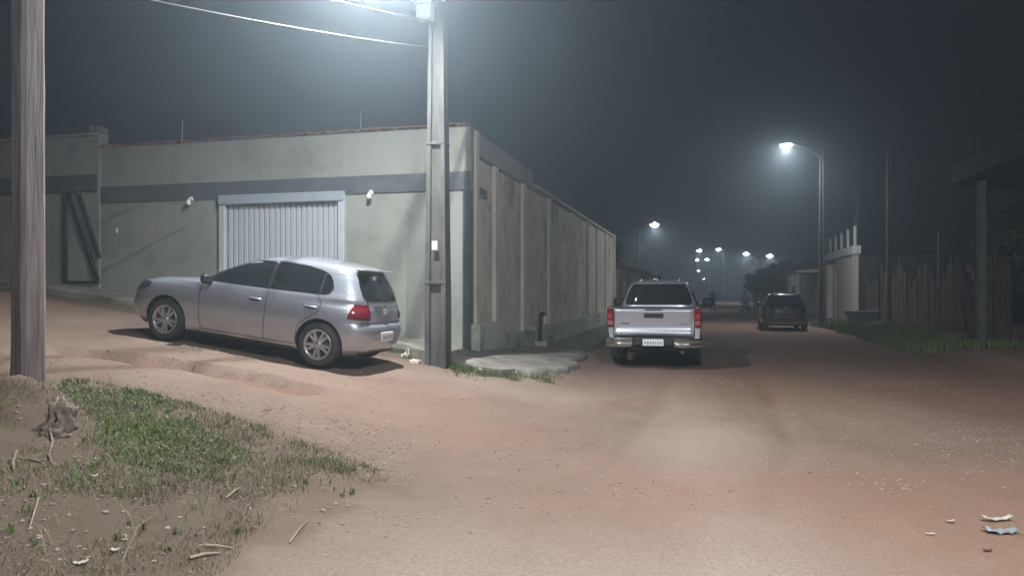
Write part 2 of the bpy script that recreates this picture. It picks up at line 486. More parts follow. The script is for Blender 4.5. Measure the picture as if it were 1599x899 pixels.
arc_in = [(.092 * math.cos(math.pi * k / tn), .05 * math.sin(math.pi * k / tn) - .004) for k in range(tn, -1, -1)]
tb.prism([(x, y * .72) for x, y in arc + arc_in], -.16, .19, 'y')
tile_me = tb.mesh('roof_tile'); tile_me.materials.append(M_tile)
ntile = int((VC - VL) / .205)
for k in range(ntile):
    o = link_mesh('roof_tile', tile_me, None, fw)
    o.location = (VL + .11 + k * (VC - VL - .22) / (ntile - 1), UW + .08 + random.uniform(-.015, .015), ZT + .004 + random.uniform(0, .012))
    o.rotation_euler = (random.uniform(-.05, .05) - .06, random.uniform(-.06, .06), random.uniform(-.05, .05))
for px_, py_ in ((284, 186), (563, 170)):
    a = at_u(px_, py_ + 35, UW + .15)
    MB().tube([(a.x, UW + .15, ZT - .05), (a.x + .01, UW + .15, at_u(px_, py_, UW).z)], .008, 6).build('iron_rod', M_galv, fw)

# the gate
gt = empty('slatted_gate', ((VG0 + VG1) / 2, UW, float(Hbase((VG0 + VG1) / 2, UW))), 'pale grey metal gate of vertical slats behind the silver hatchback', 'gate')
GW = VG1 - VG0; gz = gt.location.z; GH = ZG - gz
fr_w = .135
for s_ in (-1, 1):
    MB().box((s_ * (GW / 2 - fr_w / 2), -.02, GH / 2 - .15), (fr_w, .12, GH + .3), bevel=.01).build('gate_post', M_gatefr, gt)
hz0 = at_u(440, 316, UW).z - gz
MB().box((0, -.025, (GH + hz0) / 2 + .01), (GW - .004, .16, GH - hz0 + .06), bevel=.012).build('header', surf('gate_header_paint', (.30, .33, .37), .5, var=.08), gt)
ns = 21; step = (GW - 2 * fr_w - .03) / ns
sm = MB()
w_ = step * .42
sm.prism([(-w_, .02), (-w_ * .72, -.022), (w_ * .72, -.022), (w_, .02), (w_, .03), (-w_, .03)], -.2, hz0 - .02, 'z')
slat_me = sm.mesh('slat'); slat_me.materials.append(M_gate)
for k in range(ns):
    o = link_mesh('slat', slat_me, None, gt); o.location = (-GW / 2 + fr_w + .015 + (k + .5) * step, .03 + random.uniform(-.003, .003), 0)
MB().box((0, .1, GH * .5 - .1), (GW - .28, .02, GH + .1)).build('dark_gap_sheet', surf('dark_gap_paint', (.16, .175, .2), .6, var=.15), gt)  # added sheet, its dark colour makes the gaps between slats read as shaded

# small fittings on the wall
def wall_lamp(px, py, label):
    p = at_u(px, py, UW)
    t = empty('wall_lamp', (p.x, UW, p.z), label, 'wall lamp', 'unlit lamps on the front wall')
    MB().lathe([(0, 0), (.05, 0), (.05, -.03), (0, -.03)], (0, 0, 0), 'y', 14).build('base', M_white, t)
    MB().tube([(0, -.03, 0), (0, -.09, .01), (0, -.11, -.02)], .016, 8).build('arm', M_white, t)
    MB().lathe([(0, .03), (.03, .025), (.05, -.03), (.048, -.07), (0, -.09)], (0, -.11, -.05), 'z', 12).build('lamp_shade', surf('lamp_glass', (.75, .76, .74), .2, var=.05), t)
    return t
wall_lamp(580, 301, 'small unlit white wall lamp to the right of the gate')
wall_lamp(300, 311, 'small unlit white wall lamp just under the band left of the gate')
p = at_u(183, 360, UW)
t = empty('wall_hook', (p.x, UW, p.z), 'small pale metal hook on the wall between gate and black frame', 'hook')
MB().box((0, -.01, 0), (.04, .02, .10), bevel=.005).build('plate', M_white, t)
MB().tube([(0, -.02, .02), (0, -.06, .01), (0, -.07, -.03), (0, -.05, -.05)], .009, 6).build('hook_bar', M_galv, t)

# neighbour's wall at the left, a little taller and proud
UN = UW - .06
nw = empty('neighbour_wall', (0, 0, 0), 'taller cream wall with charcoal band at the far left behind the wooden pole', 'wall')
ZN = at_u(120, 214, UN).z
mb = MB(); wall_piece(mb, -26, VL - .005, ZN, UN, UN + .26); mb.build('wall_panel', M_wall, nw)
nb1, nb0 = at_u(140, 273, UN).z, at_u(140, 299, UN).z
xb = at_u(153, 290, UN).x
MB().box(((-26 + xb) / 2, UN - .02, (nb0 + nb1) / 2), (xb + 26 - .004, .07, nb1 - nb0), bevel=.005).build('painted_band', M_band, nw)
MB().box(((-26 + VL) / 2, UN + .12, ZN + .03), (26 + VL - .02, .36, .06), bevel=.01).build('coping', surf('coping_render', (.34, .28, .24), .9, var=.25, bump=.4), nw)
MB().box((VL - .12, UN + .12, ZN + .14), (.22, .3, .16), bevel=.02).build('end_cap', M_slab, nw)

# black iron bracing frame
mf = empty('iron_frame', (at_u(104, 440, UN).x, UN, at_u(104, 443, UN).z), 'black iron frame with two diagonal braces on the wall beside the wooden pole', 'frame')
o0 = mf.location
def bar(a, b, w, name):
    A = at_u(*a, UN) - o0; B = at_u(*b, UN) - o0; A.y = B.y = -.035
    d_ = (B - A); L_ = d_.length; X_ = d_.normalized(); Y_ = Vector((0, 1, 0)); Z_ = X_.cross(Y_)
    R = Matrix((X_, Y_, Z_)).transposed()
    MB().box((A + B) / 2 + Vector((0, random.uniform(-.004, .004), 0)), (L_, .06, w), rot=R, bevel=.006).build(name, M_black, mf)
bar((104, 299), (104, 443), .075, 'upright'); bar((108, 440), (157, 440), .04, 'bottom_rail')
bar((108, 300), (155, 438), .075, 'brace'); bar((124, 299), (157, 402), .07, 'brace')

# ------------------------------------------------------------------ side wall down the street
VS = VC
sw = empty('side_wall', (VS, UW, 0), 'old stained boundary wall with pilasters and grey plinth running down the street', 'wall')
U_END = at_v(960, 400, VS).y
zs_top = ZT
zp = at_v(845, 510, VS).z
L_ = U_END - UW
def side_box(name, x0, x1, y0, y1, z0, z1, mat, bevel=.008):
    MB().box(((x0 + x1) / 2, (y0 + y1) / 2 - UW, (z0 + z1) / 2), (x1 - x0, y1 - y0, z1 - z0), bevel=bevel).build(name, mat, sw)
pil = [at_v(p, 400, VS).y for p in (737, 771, 815, 856, 893, 917, 931, 945, 958)]
pil[0] = UW + .205
pw = [.22, .26, .3, .3, .3, .3, .32, .35, .5]
ztops = [ZT - .02, ZT - .47, ZT - .47, ZT - .45, ZT - .45, ZT - .42, ZT - .42, ZT - .40, ZT - .25]
for i, (y, w) in enumerate(zip(pil, pw)):
    side_box('pilaster', -.16, .045, y, y + w, -.2, ztops[i], M_oldpil, .015)
    if i < len(pil) - 1:
        a_, b_ = y + w + .003, pil[i + 1] - .003
        side_box('wall_panel', -.18, -.03, a_, b_, -.2, ztops[i + 1] - .03, M_oldwall, .01)
side_box('coping', -.2, .06, at_v(830, 300, VS).y + .02, U_END - .6, ZT - .40, ZT - .31, M_oldpil, .015)
side_box('top_beam', -.17, .03, UW + .43, at_v(830, 300, VS).y, ZT - .46, ZT - .04, M_wall, .01)
side_box('painted_band', -.12, .02, UW + .43, at_v(748, 300, VS).y + .5, ZB0 - .05, ZB1 - .22, M_band, .004)
n_pl = 7
yy = np.linspace(UW + 2.0, U_END - .1, n_pl + 1)
side_box('plinth', -.1, .16, UW + .02, UW + 1.98, -.3, zp + .32, M_plinth, .02)
for k in range(n_pl):
    side_box('plinth', -.1, .12 + .01 * (k % 2), yy[k] + .004, yy[k + 1] - .004, -.3, zp + .02 * math.sin(k * 2.1) + .02 * k, M_plinth, .02)
# pipe by the wall
p = at_v(843, 545, VS + .25)
t = empty('standpipe', (VS + .26, p.y, Hs(VS + .26, p.y)), 'short black standpipe with pale tap against the side wall plinth', 'pipe')
ph = at_v(843, 490, VS + .25).z - t.location.z
MB().tube([(0, 0, -.1), (.0, 0, ph * .6), (.02, 0, ph), (.06, -.02, ph + .03), (.13, -.04, ph - .04)], .05, 8).build('pipe', M_black, t)
MB().tube([(.13, -.04, ph - .04), (.14, -.05, ph - .22)], .03, 8).build('tap', M_white, t)
MB().box((.02, 0, .05), (.3, .28, .3), bevel=.03).build('footing', M_plinth, t)

# ------------------------------------------------------------------ pavement and kerb in front of the wall
def strip(name, x0, x1, y0, y1, up, thick, mat, n=40, rough=.015, seed=0):
    xs = np.linspace(x0, x1, n + 1); r_ = random.Random(seed); vs = []; F = []
    for x in xs:
        zb = float(Hbase(x, (y0 + y1) / 2)); j = r_.uniform(-rough, rough); e = r_.uniform(-rough, rough) * 1.5
        for (y, z) in ((y0 + e, zb - thick), (y0 + e, zb + up + j - .015), (y0 + .02 + e, zb + up + j), (y1, zb + up + .02 + j * .3), (y1, zb - thick)): vs.append((x, y, z))
    for i in range(n):
        for k in range(4): F.append((i * 5 + k, i * 5 + k + 1, (i + 1) * 5 + k + 1, (i + 1) * 5 + k))
    F += [(0, 1, 2, 3, 4), tuple(n * 5 + k for k in range(4, -1, -1))]
    o = MB().add(vs, F).build(name, mat); return tag(o, kind='structure')
strip('pavement', -24, -4.75, 12.02, UW + .02, .13, .3, M_slab, 60, .012, 4)
# pavement that rounds the corner between the two walls
edge = [(-4.78, 12.0), (-4.4, 11.88), (-3.95, 11.8), (-3.5, 11.82), (-3.1, 11.95), (-2.75, 12.25), (-2.5, 12.7), (-2.38, 13.3), (-2.36, 13.9), (-2.42, 14.6)]
ce = []; r_ = random.Random(31)
for i in range(len(edge) - 1):
    for k in range(3):
        t_ = k / 3; ce.append((edge[i][0] * (1 - t_) + edge[i + 1][0] * t_ + r_.uniform(-.05, .05), edge[i][1] * (1 - t_) + edge[i + 1][1] * t_ + r_.uniform(-.05, .05)))
ce.append(edge[-1]); cvs = []; cF = []
for i, (x_, y_) in enumerate(ce):
    ix = min(VS + .1, -4.78 + i * .06); iy = UW + .02 if i < len(ce) * .45 else UW + .05 + (i - len(ce) * .45) * .1
    ix = ix if i < len(ce) * .45 else VS + .1
    for f_ in (0, .5, .97, 1.0, 1.01):
        xx, yy_ = ix + (x_ - ix) * f_, iy + (y_ - iy) * f_
        cvs.append((xx, yy_, float(Hbase(xx, yy_)) + (.115 - .03 * f_ if f_ < 1.005 else -.2) + r_.uniform(-.006, .006) - (.02 if f_ == 1.0 else 0)))
for i in range(len(ce) - 1):
    for k in range(4): cF.append((i * 5 + k, i * 5 + k + 1, (i + 1) * 5 + k + 1, (i + 1) * 5 + k))
tag(MB().add(cvs, cF, True).build('corner_pavement', M_slab), kind='structure')
# worn concrete pavement along the foot of the side wall
vs_ = []; F_ = []; us_ = np.linspace(14.2, 34, 34); r_ = random.Random(12)
for u_ in us_:
    w_o = VS + 1.15 + .55 * math.exp(-((u_ - 16.0) / 1.6) ** 2) + r_.uniform(-.07, .07)
    for x_, dz in ((VS + .1, .10 - .08 * (u_ < 14.5)), (VS + .6, .085 - .07 * (u_ < 14.5)), (w_o - .03, .07 - .06 * (u_ < 14.5)), (w_o, .055), (w_o + .01, -.15)):
        vs_.append((x_, u_ + r_.uniform(-.03, .03), float(Hbase(x_, u_)) + dz + r_.uniform(-.008, .008)))
for i in range(len(us_) - 1):
    for k in range(4): F_.append((i * 5 + k, i * 5 + k + 1, (i + 1) * 5 + k + 1, (i + 1) * 5 + k))
F_.append((0, 1, 2, 3, 4))
vs_ += [(VS + .1, 14.2, -.2), (VS + 1.8, 14.2, -.2)]; F_.append((0, len(vs_) - 2, len(vs_) - 1, 3, 2, 1))
tag(MB().add(vs_, F_, True).build('side_pavement', M_slab), kind='structure')
def rubble(px, py, r, seed, mb):
    p = gpt(px, py); mb.blob((p.x, p.y, p.z + r * .2), (r, r * random.Random(seed).uniform(.6, 1.1), r * .5), .5, seed, 1, flat=True)
t = empty('broken_slab', (0, 0, 0), 'broken pale concrete pavement slab tilted behind the rear of the silver hatchback', 'slab')
def poly_slab(pts, z0, th, name, mat, tilt=(0, 0)):
    c = Vector((sum(p[0] for p in pts) / len(pts), sum(p[1] for p in pts) / len(pts)))
    vs = [(x, y, z0 + th + (x - c.x) * tilt[0] + (y - c.y) * tilt[1]) for x, y in pts] + [(x, y, z0 - .1) for x, y in pts]
    n = len(pts)
    MB().add(vs, [tuple(range(n)), tuple(reversed(range(n, 2 * n)))] + [(i, (i + 1) % n, (i + 1) % n + n, i + n) for i in range(n)]).build(name, mat, t)
poly_slab([(-4.85, 11.75), (-4.3, 11.62), (-4.15, 11.85), (-4.3, 12.25), (-4.8, 12.2)], .41, .12, 'slab_piece', M_slab, (-.12, .05))
poly_slab([(-3.55, 11.62), (-3.15, 11.55), (-3.0, 11.8), (-3.2, 12.05), (-3.6, 12.0)], .18, .10, 'slab_piece', M_slab, (-.10, .08))

# ------------------------------------------------------------------ poles, lamps and wires
M_lens = emit('lamp_lens', (.9, .97, 1.0), 45.0)
M_lensfar = emit('lamp_lens_far', (.85, .95, 1.0), 28.0)
def lamp_light(parent, loc, watts, radius=.09):
    ld = bpy.data.lights.new('lamp_light', 'POINT'); ld.energy = watts; ld.color = (.92, .99, 1.0); ld.shadow_soft_size = radius
    o = bpy.data.objects.new('lamp_light', ld); COL.objects.link(o); o.parent = parent; o.location = loc
    return o
def down_light(parent, loc, watts, tilt_dir, tilt, radius):
    """flat LED lamp that throws its light down and a little outwards"""
    ld = bpy.data.lights.new('lamp_light', 'AREA'); ld.shape = 'DISK'; ld.size = radius * 2; ld.energy = watts; ld.color = (.95, .99, 1.0)
    o = bpy.data.objects.new('lamp_light', ld); COL.objects.link(o); o.parent = parent; o.location = loc
    aim = Vector((0, 0, -1)) * math.cos(tilt) + tilt_dir * math.sin(tilt)
    o.rotation_mode = 'QUATERNION'; o.rotation_quaternion = aim.to_track_quat('-Z', 'Y')
    return o
def luminaire(t, base, tip, watts, scale=1.0, lens=None, tilt=None, aim=None):
    """arm from base to tip (local) with an LED street-lamp head at the tip"""
    b = Vector(base); e = Vector(tip); d_ = (e - b); hdir = Vector((d_.x, d_.y, 0)).normalized()
    m1 = b + d_ * .45 + Vector((0, 0, d_.length * .10))
    MB().tube([b, m1, e], .03 * scale, 8).build('lamp_arm', M_galv, t)
    R = Matrix((hdir, Vector((0, 0, 1)).cross(hdir), Vector((0, 0, 1)))).transposed()
    hc = e + hdir * .22 * scale
    h = MB().box(hc + Vector((0, 0, .02)), (.6 * scale, .26 * scale, .09 * scale), rot=R, bevel=.035 * scale, taper=.8).build('lamp_head', M_galv, t)
    lm = MB(); lm.blob(hc + Vector((0, 0, -.045 * scale)), (.2 * scale, .13 * scale, (.07 if lens is None else .12) * scale), 0, 1, 2)
    lm.build('lens', lens or M_lens, h)
    if watts and tilt is not None: down_light(t, hc + Vector((0, 0, -.19 * scale)), watts, aim or hdir, math.radians(tilt), .05)
    elif watts: down_light(t, hc + Vector((0, 0, (-.125 if lens is None else -.175) * scale)), watts, hdir, math.radians(8), .08)
def wire(a, b, sag, label, r=.008, n=18, name='overhead_wire', mat=None):
    a = Vector(a); b = Vector(b)
    pts = [a.lerp(b, k / n) - Vector((0, 0, sag * 4 * (k / n) * (1 - k / n))) for k in range(n + 1)]
    o = MB().tube([p - a for p in pts], r, 5).build(name, mat or M_wire); o.location = a
    return tag(o, label, 'wire', 'overhead wires')

# corner pole: tapered concrete pole with recessed face
PB = at_depth(684, 552, 12.0); PBX, PBY = PB.x, PB.y
pz = Hs(PBX, PBY)
cp = empty('utility_pole', (PBX, PBY, pz), 'grey concrete utility pole with white box standing at the wall corner', 'pole')
PH = 8.6
def concrete_pole(t, h, w0, w1, d0, d1, mat, groove=.18):
    """double-T section, tapered"""
    def ring(w, d, z):
        g = d * groove; q = w * .5 - w * .22
        return [(-w / 2, -d / 2, z), (-q, -d / 2, z), (-q + .01, -d / 2 + g, z), (q - .01, -d / 2 + g, z), (q, -d / 2, z), (w / 2, -d / 2, z),
                (w / 2, d / 2, z), (q, d / 2, z), (q - .01, d / 2 - g, z), (-q + .01, d / 2 - g, z), (-q, d / 2, z), (-w / 2, d / 2, z)]
    rows = [ring(w0, d0, -.4), ring(w0, d0, .9)] if groove else [ring(w0, d0, -.4)]
    rows += [ring(w0 + (w1 - w0) * k / 6, d0 + (d1 - d0) * k / 6, 1.0 + (h - 1.0) * k / 6) for k in range(1, 7)]
    vs = [p for r in rows for p in r]; F = []
    for i in range(len(rows) - 1):
        for k in range(12): F.append((i * 12 + k, i * 12 + (k + 1) % 12, (i + 1) * 12 + (k + 1) % 12, (i + 1) * 12 + k))
    F += [tuple(range(12)), tuple(range((len(rows) - 1) * 12, len(rows) * 12))]
    return MB().add(vs, F).build('shaft', mat, t)
concrete_pole(cp, PH, .36, .18, .28, .15, M_concrete)
bx_z = at_depth(675, 25, 12).z - pz
MB().box((-.16, -.16, bx_z), (.26, .2, .24), bevel=.02).build('junction_box', M_white, cp)
MB().box((-.16, -.16, bx_z + .135), (.3, .24, .03), bevel=.008).build('box_lid', M_white, cp)
for s_ in (-1, 1):
    MB().box((-.08 + s_ * .22, -.12, bx_z + .38), (.035, .05, .42), bevel=.005).build('bracket', M_galv, cp)
MB().box((-.08, -.12, bx_z + .56), (.62, .05, .06), bevel=.008).build('crossarm', M_galv, cp)
for s_ in (-1, 0, 1):
    MB().lathe([(0, .1), (.03, .1), (.045, .06), (.03, .04), (.05, 0), (0, -.02)], (-.08 + s_ * .24, -.14, bx_z + .62), 'z', 10).build('insulator', M_white, cp)
MB().box((.0, -.16, at_depth(684, 384, 12).z - pz), (.09, .008, .14)).build('sticker', M_white, cp)
for hgt in (1.35, 3.6): MB().box((0, 0, hgt), (.385 - hgt * .02, .31 - hgt * .015, .05), bevel=.006).build('steel_strap', M_concrete, cp)
LC = at_depth(585, -100, 10.2)         # the corner lamp hangs just above the picture
luminaire(cp, (0, -.1, LC.z - pz + .0), (LC.x - PBX + .05, LC.y - PBY + .2, LC.z - pz + .12), LAMP_CORNER, 1.15, None, 15)

# near pole at the left
LB = gpt(42, 606); LBX, LBY = at_depth(44, 606, 6.5).x, at_depth(44, 606, 6.5).y
lz = Hs(LBX, LBY)
lp = empty('utility_pole', (LBX, LBY, lz), 'square weathered brown pole standing in the grass at the left edge', 'pole')
bm_ = MB()
rows = []; NB = 26
for k in range(NB + 1):
    z = -.4 + 8.0 * k / NB; w = .215 - .03 * max(0, z) / 7.6
    j = lambda: random.uniform(-.004, .004)
    c_ = .03
    rows.append([(-w/2+c_+j(), -w/2+j(), z), (w/2-c_+j(), -w/2+j(), z), (w/2+j(), -w/2+c_+j(), z), (w/2+j(), w/2-c_+j(), z),
                 (w/2-c_+j(), w/2+j(), z), (-w/2+c_+j(), w/2+j(), z), (-w/2+j(), w/2-c_+j(), z), (-w/2+j(), -w/2+c_+j(), z)])
vs = [p for r in rows for p in r]; F = []
for i in range(NB):
    for k in range(8): F.append((i*8+k, i*8+(k+1) % 8, (i+1)*8+(k+1) % 8, (i+1)*8+k))
F += [tuple(range(8)), tuple(range(NB*8, NB*8+8))]
bm_.add(vs, F); bm_.build('shaft', M_woodpole, lp)
MB().box((0, 0, 6.5), (.9, .07, .09), bevel=.01).build('crossarm', M_woodpole, lp)
lp.rotation_euler = (0, 0, -.22)
# lit lamp standing beside the photographer, its pole just outside the picture
NB_ = (5.0, .6); nz_ = Hs(*NB_)
np_ = empty('street_lamp', (NB_[0], NB_[1], nz_), 'near lit street lamp on a concrete pole at the right roadside beside the viewpoint', 'street lamp', 'lit street lamps down the road')
concrete_pole(np_, 7.6, .26, .16, .22, .13, M_concrete, .12)
luminaire(np_, (-.1, 0, 7.1), (-2.9, .3, 7.5), LAMP_NEAR, 1.1, None, 13, Vector((.08, .99, 0)))

# wires that cross the top of the picture and throw their shadows on the wall
wire((LBX, LBY, at_depth(45, -40, 6.5).z), (PBX - .12, PBY - .15, at_depth(690, 78, 12).z), .06, 'lower of two pale cables running from the left pole to the corner pole', .0125)
wire((LBX, LBY + .05, at_depth(45, -150, 6.5).z), (PBX - .12, PBY - .15, at_depth(690, 36, 12).z), .10, 'upper of two pale cables running from the left pole to the corner pole', .0125)

# street lamps down the road
def street_lamp(px_base, Z, px_lamp, py_lamp, py_top, label, watts, group=None, w=.2, lens=None, scale=1.0, armsc=1.0):
    b = at_depth(px_base, HOR, Z); z0 = Hs(b.x, b.y)
    t = empty('street_lamp', (b.x, b.y, z0), label, 'street lamp', group)
    top = at_depth(px_base, py_top, Z).z - z0
    concrete_pole(t, top, w, w * .6, w * .9, w * .55, M_concrete, .12)
    e = at_depth(px_lamp, py_lamp, Z)
    e = Vector((e.x - b.x, e.y - b.y, e.z - z0))
    hd = Vector((e.x, e.y, 0)).normalized()
    luminaire(t, (0, 0, min(top - .4, e.z - .45)), e - hd * .22 * scale, watts, scale, lens)
    return t
G_SL = 'lit street lamps down the road'
sl = street_lamp(1283, 32, 1228, 225, 232, 'tall lit street lamp on the right verge beside the black car', LAMP_STREET * 1.5, G_SL, .24, None, 1.35)
street_lamp(996, 64, 1022, 349, 335, 'lit street lamp beyond the old side wall above the pickup', 380, G_SL, .3, M_lensfar, 1.9)
street_lamp(1187, 95, 1202, 398, 404, 'lit street lamp over the far houses, right one of a pair', 420, G_SL, .35, M_lensfar, 2.0)
street_lamp(1181, 104, 1165, 395, 402, 'lit street lamp over the far houses, left one of a pair', 420, G_SL, .3, M_lensfar, 2.0)
street_lamp(1085, 115, 1092, 390, 384, 'far lit street lamp, upper left of the cluster at the end of the road', 300, G_SL, .3, M_lensfar, 2.0)
street_lamp(1130, 118, 1122, 388, 382, 'far lit street lamp, upper right of the cluster at the end of the road', 300, G_SL, .3, M_lensfar, 2.0)
street_lamp(1083, 150, 1088, 405, 400, 'far lit street lamp, lower left of the cluster at the end of the road', 0, G_SL, .3, M_lensfar, 2.2)
street_lamp(1111, 150, 1104, 404, 400, 'far lit street lamp, lower right of the cluster at the end of the road', 0, G_SL, .3, M_lensfar, 2.2)
street_lamp(1086, 240, 1091, 422, 418, 'tiny lit street lamp deep in the road above the pickup mirror', 0, G_SL, .3, M_lensfar, 2.2)
street_lamp(1105, 320, 1099, 435, 432, 'farthest tiny lit street lamp at the end of the road', 0, G_SL, .3, M_lensfar, 2.6)
# loose cable ends by the right-hand lamp
def cable(pxs, Z, label, r=.02):
    P_ = [at_depth(x, y, Z) for x, y in pxs]; a = P_[0]
    o = MB().tube([q - a for q in P_], r, 5).build('slack_cable', surf('pale_cable', (.38, .40, .40), .5, var=.1)); o.location = a
    return tag(o, label, 'cable', 'slack cables')
cable([(1284, 246), (1298, 262), (1308, 274), (1318, 281), (1336, 283)], 32, 'slack cable sagging from the right-hand lamp pole, upper one')
cable([(1284, 274), (1296, 290), (1310, 304), (1322, 309), (1337, 308)], 32, 'slack cable sagging from the right-hand lamp pole, lower one')
# ------------------------------------------------------------------ vehicles
def paint(name, col, metal, rough, coat=1.0):
    m, N, L, P = nodes_of(name)
    tc = N.new('ShaderNodeTexCoord')
    n = N.new('ShaderNodeTexNoise'); n.inputs['Scale'].default_value = 2.2; n.inputs['Detail'].default_value = 6; L.new(tc.outputs['Object'], n.inputs['Vector'])
    sx = N.new('ShaderNodeSeparateXYZ'); L.new(tc.outputs['Object'], sx.inputs['Vector'])
    low = N.new('ShaderNodeMapRange'); low.inputs['From Min'].default_value = .75; low.inputs['From Max'].default_value = .2
    L.new(sx.outputs['Z'], low.inputs['Value'])
    k = N.new('ShaderNodeMath'); k.operation = 'MULTIPLY'; L.new(low.outputs['Result'], k.inputs[0]); L.new(n.outputs['Fac'], k.inputs[1])
    x = N.new('ShaderNodeMix'); x.data_type = 'RGBA'; x.inputs['A'].default_value = (*col, 1); x.inputs['B'].default_value = (.26, .19, .15, 1)
    k2 = N.new('ShaderNodeMath'); k2.operation = 'MULTIPLY'; k2.inputs[1].default_value = .8; L.new(k.outputs[0], k2.inputs[0])
    L.new(k2.outputs[0], x.inputs['Factor']); L.new(x.outputs['Result'], P.inputs['Base Color'])
    P.inputs['Metallic'].default_value = metal; P.inputs['Roughness'].default_value = rough
    P.inputs['Coat Weight'].default_value = coat; P.inputs['Coat Roughness'].default_value = .05
    return m
M_silver = paint('silver_paint', (.42, .44, .50), .6, .29)
M_silver2 = paint('white_silver_paint', (.42, .43, .48), .5, .34)
M_blackp = paint('black_paint', (.012, .012, .014), 0, .3)
M_glass = surf('tinted_glass', (.012, .015, .016), .05, var=.1, spec=.6)
M_trim = surf('rubber_trim', (.014, .014, .015), .6, var=.1)
M_tyre = surf('tyre_rubber', (.022, .021, .021), .85, var=.3, scale=12, col2=(.05, .042, .036), bump=.3)
M_rim = surf('alloy_wheel', (.50, .51, .53), .32, metal=.75, var=.15, scale=9)
M_rimdark = surf('wheel_inside', (.03, .03, .032), .6, var=.2)
M_red = surf('tail_lamp_red', (.15, .010, .018), .12, var=.15, scale=14, coat=1.0)
M_redpale = surf('tail_lamp_clear', (.62, .42, .42), .12, var=.1, coat=1.0)
M_chrome = surf('chrome', (.80, .81, .83), .22, metal=1.0, var=.06, scale=6)
M_plate = surf('number_plate', (.74, .75, .76), .45, var=.06, scale=9)
M_plateink = surf('plate_smudge', (.28, .29, .32), .6, var=.2, scale=20)
M_seam = surf('panel_gap', (.02, .02, .022), .8, var=.1)

